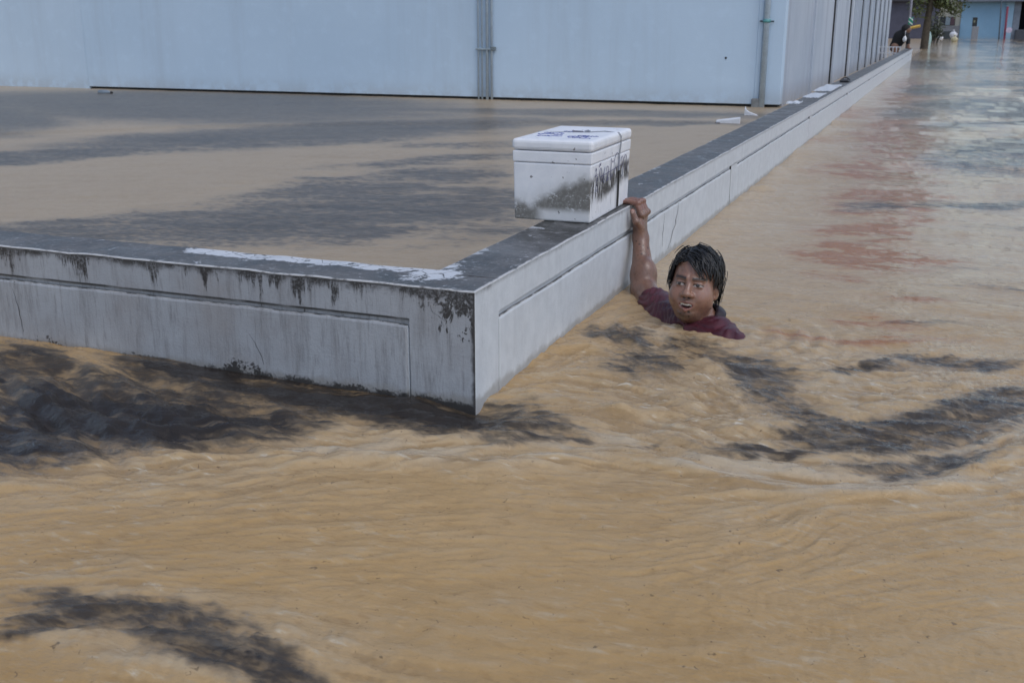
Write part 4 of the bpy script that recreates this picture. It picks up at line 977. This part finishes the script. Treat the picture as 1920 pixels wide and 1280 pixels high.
# ================================================================== THINGS IN AND BESIDE THE WATER
def build_litter():
    wf = plain('white_foam_scrap', (.72, .73, .75), .6, .08, 20); dk = plain('dark_litter', (.03, .03, .035), .5)
    # broken slab of foam, tilted, hollow end
    P = onz(1365, 231); t = empty('foam_slab', (P[0], P[1], 0), 'broken flat white foam slab floating in the yard beside the wall', 'foam')
    m = MB(); m.box((-.125, -.07, -.03), (.125, .07, .028), .008, 2)
    for v in m.bm.verts:
        k = (v.co.x+.125)/.25; v.co.z = v.co.z*(.45+.75*k)+.016*k; v.co.y += .03*(1-k)
    m.bm.transform(Matrix.Translation((P[0], P[1], .012))@Matrix.Rotation(.15, 4, 'Z')); m.build('slab', wf, t)
    m = MB(); m.box((-.118, -.03, -.02), (-.06, .05, .004), .006)
    m.bm.transform(Matrix.Translation((P[0]-.012, P[1]-.05, .004))@Matrix.Rotation(.15, 4, 'Z')); m.build('broken_edge', dk, t)
    P = onz(1407, 219); t = empty('foam_shard', (P[0], P[1], 0), 'small curved white foam shard standing in the water by the downpipe', 'foam')
    m = MB(); vs = []
    prof = [(-.065, .0, .105), (-.05, .0, .07), (-.02, .0, .05), (.02, .0, .035), (.06, .0, .022), (.085, .0, .008)]
    rows = [[m.bm.verts.new((x, y0, z if top else -.03)) for x, _, z in prof] for y0, top in ((-.03, 1), (.03, 1), (.03, 0), (-.03, 0))]
    for a, b in zip(rows, rows[1:]+rows[:1]):
        for i in range(len(prof)-1): m.bm.faces.new((a[i], a[i+1], b[i+1], b[i]))
    m.bm.faces.new([r[0] for r in rows]); m.bm.faces.new([r[-1] for r in rows][::-1])
    m.bm.transform(Matrix.Translation((P[0], P[1], .003))); m.build('shard', wf, t)
    m = MB(); m.box((P[0]-.05, P[1]-.042, -.02), (P[0]+.05, P[1]-.031, .016), .004); m.build('dark_rim', dk, t)
    # floating bottle far left
    P = onz(197, 177); t = empty('plastic_bottle', (P[0], P[1], 0), 'grey plastic bottle floating on dark water before the blue building', 'bottle')
    m = MB(); m.tube([(P[0]-.11, P[1], .022), (P[0]-.10, P[1], .022), (P[0]+.05, P[1], .024), (P[0]+.085, P[1], .026), (P[0]+.11, P[1], .027)], [.03, .04, .04, .022, .016], 12); m.build('bottle_body', plain('grey_plastic', (.20, .24, .28), .35), t, True)
    m = MB(); m.tube([(P[0]+.1105, P[1], .027), (P[0]+.135, P[1], .028)], .019, 10); m.build('cap', dk, t, True)
    # scraps lying on the coping
    ws = plain('white_plastic_sheet', (.58, .61, .65), .45, .06, 20)
    for name, lab, cat, px, py, a, b, h, rz in (('plastic_sheet', 'crumpled white plastic sheet lying widest on top of the wall', 'sheet', 1553, 166, .085, .62, .008, .0),
            ('foam_sheet', 'flat white foam sheet on the wall top before the crumpled plastic', 'sheet', 1528, 180, .07, .36, .004, .05), ('foam_chip', 'tiny white foam chip alone on the wall top', 'foam', 1490, 194, .05, .14, .015, .2)):
        P = onz(px, py, HW); m = MB(); bmesh.ops.create_grid(m.bm, x_segments=8, y_segments=14, size=1)
        r5 = random.Random(px)
        for v in m.bm.verts:
            x, y = v.co.x, v.co.y
            v.co = Vector((P[0]+x*a*(1+.15*r5.random()), P[1]+y*b*(1+.1*r5.random()), HW+.006+h*(.5+.5*math.sin(5*x+7*y*b+px))*r5.uniform(.5, 1)))
        ex = bmesh.ops.extrude_face_region(m.bm, geom=m.bm.faces[:])
        for v in [q for q in ex['geom'] if isinstance(q, bmesh.types.BMVert)]: v.co.z = HW+.003
        o = m.build(name, ws, None); tag(o, lab, cat)
    P = onz(1585, 154, HW); t = empty('sandal', (P[0], P[1], HW), 'small black rubber sandal lying on the wall top past the sheets', 'sandal')
    m = MB(); m.box((P[0]-.06, P[1]-.14, HW+.004), (P[0]+.05, P[1]+.14, HW+.03), .012, 2); m.build('sole', dk, t)
    m = MB(); m.tube([(P[0]-.055, P[1]+.02, HW+.028), (P[0]-.02, P[1]+.05, HW+.05), (P[0]+.01, P[1]+.05, HW+.05), (P[0]+.045, P[1]+.02, HW+.028)], .008, 6); m.build('strap', dk, t)
build_litter()

# ================================================================== THE FAR END OF THE STREET
def build_far():
    # -------- person in black leaning over the wall's far end
    Yp = 31.0; q = lambda x, y, Y=Yp: V3(*ony(x, y, Y))
    hip, chest, sh = q(1678, 88), q(1688, 70), q(1697, 62, 30.9); head = q(1700, 55.5, 30.85)
    elb, hand = q(1703, 75, 30.75), q(1704, 89.5, 30.7); hand[2] = max(hand[2], HW+.03)
    sh2, elb2, hand2 = sh+V3(0, .3, .02), elb+V3(-.02, .32, .03), hand+V3(-.05, .32, 0)
    leg = [(hip+V3(0, s, 0), hip+V3(.06, s*1.2, -.42), V3(hip[0]-.05, hip[1]+s*1.2, GROUND+.07)) for s in (-.1, .12)]
    def cloth(p):
        d = s_cap(p, hip, chest, .155, .175); d = smin(d, s_cap(p, chest, sh, .17, .13), .08)
        for a, e, h in ((sh, elb, hand), (sh2, elb2, hand2)):
            d = smin(d, s_cap(p, a, e, .075, .055), .05); d = smin(d, s_cap(p, e, h, .052, .038), .03)
        return d
    def bd(p):
        p = np.asarray(p, F4); d = cloth(p)+.012
        d = smin(d, s_cap(p, sh, head, .07, .06), .04); d = smin(d, s_ell(p, head, (.115, .085, .12)), .03)
        d = smin(d, s_ell(p, head+V3(.1, 0, -.02), (.03, .02, .02)), .02)
        for h in (hand, hand2):
            d = smin(d, s_ell(p, h+V3(.02, 0, -.02), (.055, .04, .022)), .02)
            for k in range(4): d = smin(d, s_cap(p, h+V3(.04, -.03+.02*k, -.02), h+V3(.085, -.032+.021*k, -.032), .011, .009), .008)
            d = smin(d, s_cap(p, h+V3(.0, -.03, -.015), h+V3(.04, -.065, -.025), .012, .010), .008)
        for a, b, c in leg: d = smin(d, s_cap(p, a, b, .10, .07), .05); d = smin(d, s_cap(p, b, c, .068, .045), .03); d = smin(d, s_cap(p, c, c+V3(.18, 0, -.03), .045, .032), .03)
        return d
    t = empty('person', (float(hip[0]), float(hip[1]), GROUND), 'person in black clothes bending over the far end of the wall', 'person')
    W, Fq = surface(bd, (-1.5, 30.3, GROUND-.02), (.45, 31.9, 1.35), .016)
    from_np('body', W, Fq, plain('tan_skin', (.22, .12, .08), .5), t)
    def coat(p): p = np.asarray(p, F4); d = smax(cloth(p), -(p[..., 2]-HW+.32), .02); return np.maximum(d, -np.minimum(s_sph(p, hand, .1), s_sph(p, hand2, .1)))
    W, Fq = surface(coat, (-1.5, 30.3, -.2), (.45, 31.9, 1.3), .016); bk = plain('black_cloth', (.010, .010, .012), .75)
    from_np('jacket', W, Fq, bk, t)
    def hr(p): p = np.asarray(p, F4); return np.maximum(s_ell(p, head+V3(-.02, 0, .02), (.125, .098, .125)), (p[..., 0]-head[0])*.8-(p[..., 2]-head[2])-.02)
    W, Fq = surface(hr, head-.25, head+.25, .014); from_np('hair', W, Fq, bk, t)
    # white bag under the arm
    c = q(1696.5, 72, 30.72); m = MB(); bmesh.ops.create_icosphere(m.bm, subdivisions=3, radius=1)
    for v in m.bm.verts:
        z = v.co.z; k = 1-.45*max(0, z); v.co = Vector((c[0]+v.co.x*.06*k, c[1]+v.co.y*.05*k, c[2]-.02+z*.09)) + Vector((.006*math.sin(9*z), 0, 0))
    m.tube([c+V3(0, 0, .08), c+V3(.01, 0, .2)], .008, 5)
    tag(m.build('plastic_bag', plain('white_bag', (.68, .69, .70), .5), None, True), 'white plastic bag hanging beneath the bending person in black', 'bag')
    # -------- railing between the building and the wall end
    t = empty('railing', (-.5, 29.6, 0), 'low white metal railing with thin bars before the bending person', 'railing'); wm_ = plain('white_railing', (.58, .60, .64), .5)
    for z in (.26, .42): m = MB(); m.box((-.80, 29.58, z-.012), (-.22, 29.605, z+.012)); m.build('rail', wm_, t)
    for k in range(7):
        x = -.78+.09*k; m = MB(); m.box((x-.011, 29.575, -.6), (x+.011, 29.61, .44)); m.build('bar', wm_, t)
    # -------- sign pole with striped green banner and yellow arm
    P = ony(1703, 60, 36.); t = empty('sign_pole', (P[0], P[1], GROUND), 'grey pole with green striped banner and yellow arm behind the black-clad person', 'sign')
    m = MB(); m.tube([(P[0], 36, GROUND), (P[0], 36, 3.6)], .045, 10); m.build('pole', plain('grey_pole', (.22, .22, .26), .6), t, True)
    a, b = ony(1704, 33, 35.93), ony(1711, 47, 35.93)
    gm = G('green_striped_banner'); x, y, z = gm.sep(gm.pos()); wv = gm.m('SINE', gm.m('MULTIPLY', gm.m('ADD', z, gm.m('MULTIPLY', x, .8)), 46))
    m = MB(); m.box((a[0], 35.92, b[2]), (b[0], 35.945, a[2]), .01); m.build('banner', gm.out(gm.mix(gm.ss(wv, .35, .6), (.02, .25, .16), (.62, .70, .68)), .5), t)
    a, b = ony(1708.5, 53.5, 35.9), ony(1726, 48.8, 35.9); m = MB(); m.tube([(P[0], 35.9, a[2]), tuple(b)], .045, 4); m.build('arm', plain('yellow_paint', (.62, .42, .10), .5), t)
    # -------- roadside tree
    B = onz(1732, 93); t = empty('street_tree', (B[0], B[1], GROUND), 'street tree with straight brown trunk and low leafy boughs beyond the wall', 'tree')
    bark = plain('brown_bark', (.075, .062, .045), .9, .35, 9, .6)
    m = MB(); m.tube([(B[0]-.02, B[1], GROUND), (B[0], B[1], 0), (B[0]+.03, B[1], 1.0), (B[0]+.07, B[1], 2.2), (B[0]+.1, B[1]+.1, 4.2)], [.19, .165, .15, .14, .10], 12); m.build('trunk', bark, t, True)
    m = MB(); tips = []
    r6 = random.Random(4)
    for px, py, dy in ((1712, 14, -.4), (1720, 28, -.5), (1756, 6, .4), (1772, 14, -.2), (1786, 18, .3), (1796, 24, .1), (1765, 24, .5), (1805, 8, .2), (1716, 4, .3), (1780, 2, -.3), (1800, -14, 0), (1720, -20, .2), (1750, -30, 0), (1775, -25, .4)):
        e = ony(px, py, B[1]+dy); s0 = Vector((B[0]+.07, B[1], max(2.0, e[2]+.25))); mid = (s0+Vector(e))/2+Vector((0, 0, .22))
        m.tube([s0, mid, e], [.035, .022, .008], 6); tips += [Vector(e), mid, (mid+Vector(e))/2]
    m.build('branches', bark, t, True)
    leaves(t, tips, 46, .26, .085, plain('tree_leaf', (.085, .105, .035), .55, .45, 3.), 5)
    # -------- thin roadside shrub with pale stems
    B = onz(1752, 82); t = empty('roadside_shrub', (B[0], B[1], GROUND), 'thin leafy shrub with dark stems standing right beside the tree trunk', 'shrub')
    m = MB(); tips = []
    for px, py, bx in ((1746, 46, 1743), (1752, 34, 1750), (1758, 40, 1756), (1764, 50, 1755), (1744, 60, 1742), (1749, 55, 1745)):
        e = ony(px, py, B[1]); b = ony(bx, 86, B[1]); m.tube([(b[0], b[1], GROUND), tuple(b), ((b[0]+e[0])/2+.05, b[1], (b[2]+e[2])/2), tuple(e)], [.05, .045, .035, .015], 6); tips += [Vector(e), Vector(((b[0]+e[0])/2+.05, b[1], (b[2]+e[2])/2)), Vector(e)*.7+Vector(b)*.3]
    m.build('stems', plain('dark_stem', (.05, .048, .04), .9), t, True)
    leaves(t, tips, 34, .2, .09, plain('shrub_leaf', (.07, .085, .05), .55, .5, 3.), 9)
    # -------- buildings across the end
    Yf = 86.; dark = plain('slate_wall', (.085, .085, .12), .7, .12, 2); cream = plain('cream_wall', (.40, .39, .33), .7, .1, 2)
    t = empty('dark_building', (-2, Yf, GROUND), 'slate grey building standing behind the sign pole and tree', 'building')
    x0, x1 = ony(1560, 60, Yf)[0], ony(1757, 60, Yf)[0]
    m = MB(); m.box((x0, Yf, GROUND), (x1, Yf+6, 7)); m.build('wall', dark, t)
    m = MB(); m.box((x0-.2, Yf-.5, ony(1700, 3, Yf)[2]), (x1, Yf-.004, ony(1700, 3, Yf)[2]+.18)); m.build('eave', plain('dark_eave', (.05, .05, .06), .7), t)
    x2, x3 = x1+.002, ony(1799, 60, Yf)[0]
    t = empty('cream_house', ((x2+x3)/2, Yf, GROUND), 'small cream house with curtained window behind the leafy boughs', 'house')
    m = MB(); m.box((x2, Yf+.1, GROUND), (x3, Yf+6, 5)); m.build('wall', cream, t)
    a, b = ony(1763, 32, Yf), ony(1790, 48, Yf)
    m = MB(); m.box((a[0], Yf+.05, b[2]), (b[0], Yf+.096, a[2])); wn = m.build('window', plain('window_glass', (.03, .035, .045), .15), t)
    for k, (u0, u1, c) in enumerate(((.38, .68, (.22, .27, .30)), (.70, .97, (.10, .06, .07)))):
        m = MB(); m.box((a[0]+(b[0]-a[0])*u0, Yf+.02, b[2]+.02), (a[0]+(b[0]-a[0])*u1, Yf+.046, a[2]-.02)); m.build('curtain', plain('curtain_%d' % k, c, .8), wn)
    a, b = ony(1760, 49, Yf-.3), ony(1797, 72, Yf-.3)
    m = MB(); m.box((a[0], Yf-.3, GROUND), (b[0], Yf+.04, a[2]), .02); m.build('porch_wall', plain('porch_wall', (.17, .18, .20), .8), t)
    m = MB(); m.box((ony(1769, 60, Yf-.35)[0], Yf-.34, -.3), (ony(1784, 60, Yf-.35)[0], Yf-.304, ony(1769, 59, Yf-.35)[2]), .01); m.build('gate', plain('dark_gate', (.04, .05, .055), .6), t)
    # blue building
    x4 = ony(1896, 60, Yf)[0]
    t = empty('blue_building', ((x3+x4)/2, Yf, GROUND), 'bright sky-blue flat wall building at the end of the street', 'building')
    m = MB(); m.box((x3+.002, Yf, GROUND), (x4, Yf+6, 2.62)); m.build('wall', paint_mat('sky_blue_paint', (.20, .36, .52), (.23, .40, .56), .15, (.18, .28, .38)), t)
    m = MB(); m.box((x3-.4, Yf-.7, 2.624), (x4+1, Yf+6, 2.9)); m.build('roof_edge', plain('grey_roof_edge', (.16, .18, .23), .6), t)
    px = ony(1881, 60, Yf-.05)[0]; m = MB(); m.box((px, Yf-.06, GROUND), (x4-.002, Yf-.003, 2.61)); m.build('pale_panel', paint_mat('pale_sky_paint', (.27, .43, .57), (.30, .46, .60), .15), t)
    # right-hand building
    x5 = ony(2000, 60, Yf)[0]
    t = empty('grey_shop', (x4+.5, Yf, GROUND), 'grey shop with dark open doorway next to the blue building', 'building')
    for u0, u1 in ((1896.3, 1909), (1921, 1935), (1950, 2000)):
        m = MB(); m.box((ony(u0, 60, Yf)[0]+.003, Yf, GROUND), (ony(u1, 60, Yf)[0], Yf+6, 2.6)); m.build('pier', plain('grey_pier', (.19, .22, .27), .7, .2, 3), t)
    m = MB(); m.box((x4+.004, Yf+1.2, GROUND), (x5, Yf+6, 2.58)); m.build('interior', plain('dark_interior', (.02, .022, .03), .8), t)
    m = MB(); m.box((x4+1.001, Yf-.3, 2.61), (x5+.5, Yf+6, 3.6)); m.build('fascia', plain('shop_fascia', (.15, .17, .22), .7), t)
    a, b = ony(1905, 52, Yf-.2), ony(1930, 72, Yf-.2); m = MB(); m.box((a[0], Yf-.2, GROUND), (b[0], Yf+.9, a[2]-.15), .03); m.build('counter', plain('shop_counter', (.07, .075, .09), .7), t)
    # terrace further along, both sides close the street
    t = empty('terrace', (30, Yf, GROUND), 'plain grey terrace closing the street past the shop', 'building')
    m = MB(); m.box((x5+.51, Yf+.2, GROUND), (60, Yf+8, 6)); m.build('wall', plain('terrace_wall', (.24, .25, .27), .8), t)
    # posts
    P = ony(1876.5, 60, 84.5); Q = ony(1873, 73, 84.5); t = None
    m = MB(); m.tube([(Q[0]-.1, 84.5, GROUND), (Q[0], 84.5, 0), (ony(1878, 0, 84.5)[0], 84.5, 2.75), (ony(1879, -30, 84.5)[0], 84.5, 3.9)], .05, 8); tag(m.build('utility_pole', plain('grey_green_pole', (.10, .13, .16), .7), None, True), 'thin grey utility pole in front of the blue wall', 'pole')
    P, Q = ony(1889.5, 13, 84.), ony(1883, 73, 84.); t = empty('red_pole', (float(Q[0]), 84, GROUND), 'leaning dark red pole with a round white disc in front of the blue wall', 'pole')
    d_ = (P-Q); m = MB(); m.tube([Q-d_*.55, Q, P], .075, 8); m.build('shaft', plain('dark_red_paint', (.20, .03, .06), .6), t, True)
    P = ony(1892, 57, 83.8); m = MB(); m.tube([(P[0], 83.86, P[2]), (P[0], 83.80, P[2])], .2, 20); m.build('disc', plain('white_pink_disc', (.55, .48, .60), .5), t)
    a, b = ony(1823, 50, 83), ony(1833, 73, 83); t = empty('pedestal_post', (float(a[0]), 83, GROUND), 'concrete pedestal topped by a black meter box before the blue wall', 'post')
    m = MB(); m.box((a[0], 83, GROUND), (b[0], 83.35, a[2]), .02); m.build('pedestal', plain('pedestal_concrete', (.24, .25, .27), .8), t)
    c, d = ony(1824.5, 33, 83), ony(1831.5, 50, 83); m = MB(); m.box((c[0], 83.02, a[2]+.002), (d[0], 83.3, c[2]), .03); m.build('meter_box', plain('black_meter', (.02, .022, .022), .6), t)
    m = MB(); m.box((ony(1825.5, 40, 83)[0], 83.005, a[2]+.25), (ony(1829, 40, 83)[0], 83.0195, a[2]+.42)); m.build('meter_glass', plain('meter_glass', (.16, .17, .12), .3), t)
    # sacks and basins in the far water
    for name, lab, cat, px, py, Y, r, c in (('white_basin', 'upturned white basin floating before the cream house', 'basin', 1788, 63, 70, .22, (.6, .6, .62)), ('yellow_sack', 'bulging pale yellow sack standing in water below the basin', 'sack', 1790, 72, 69.5, .2, (.45, .40, .25)),
            ('white_sack', 'small white sack floating by the thin shrub', 'sack', 1763, 69, 66, .17, (.6, .6, .62)), ('pale_green_drum', 'pale green drum half sunk between trunk and shrub', 'drum', 1741, 68, 60, .16, (.35, .48, .46))):
        P = ony(px, py, Y); m = MB(); bmesh.ops.create_icosphere(m.bm, subdivisions=3, radius=1)
        for v in m.bm.verts:
            n = v.co.copy(); v.co = Vector((P[0]+n.x*r*(1+.1*math.sin(5*n.z)), Y+n.y*r, P[2]-.1+n.z*r*1.0+.02*math.sin(7*n.x)))
            if v.co.z < -.1: v.co.z = -.1
            if name == 'pale_green_drum': v.co.z = min(max(P[2]-.3+n.z*.62, -.3), P[2]+.22)
        m.tube([(P[0]-.05, Y, P[2]+r*.72), (P[0]+.05, Y, P[2]+r*.86)], [.05, .03], 6)
        tag(m.build(name, plain(name, c, .6), None, True), lab, cat)
def leaves(t, tips, per, spread, size, mat, seed):
    r = np.random.default_rng(seed); vs, fs = [], []
    for tp in tips:
        for k in range(per):
            c = np.array(tp)+r.normal(0, spread*.5, 3); a = unit(r.normal(0, 1, 3)+np.array([0, 0, -.4])); b = unit(np.cross(a, r.normal(0, 1, 3))); s = size*r.uniform(.6, 1.3)
            n = np.cross(a, b); i = len(vs)
            vs += [c-a*s, c+b*s*.36+n*s*.1, c+a*s, c-b*s*.36+n*s*.1]; fs.append((i, i+1, i+2, i+3))
    o = from_np('crown', np.array(vs), np.array(fs), mat, t, False); o['kind'] = 'stuff'
build_far()
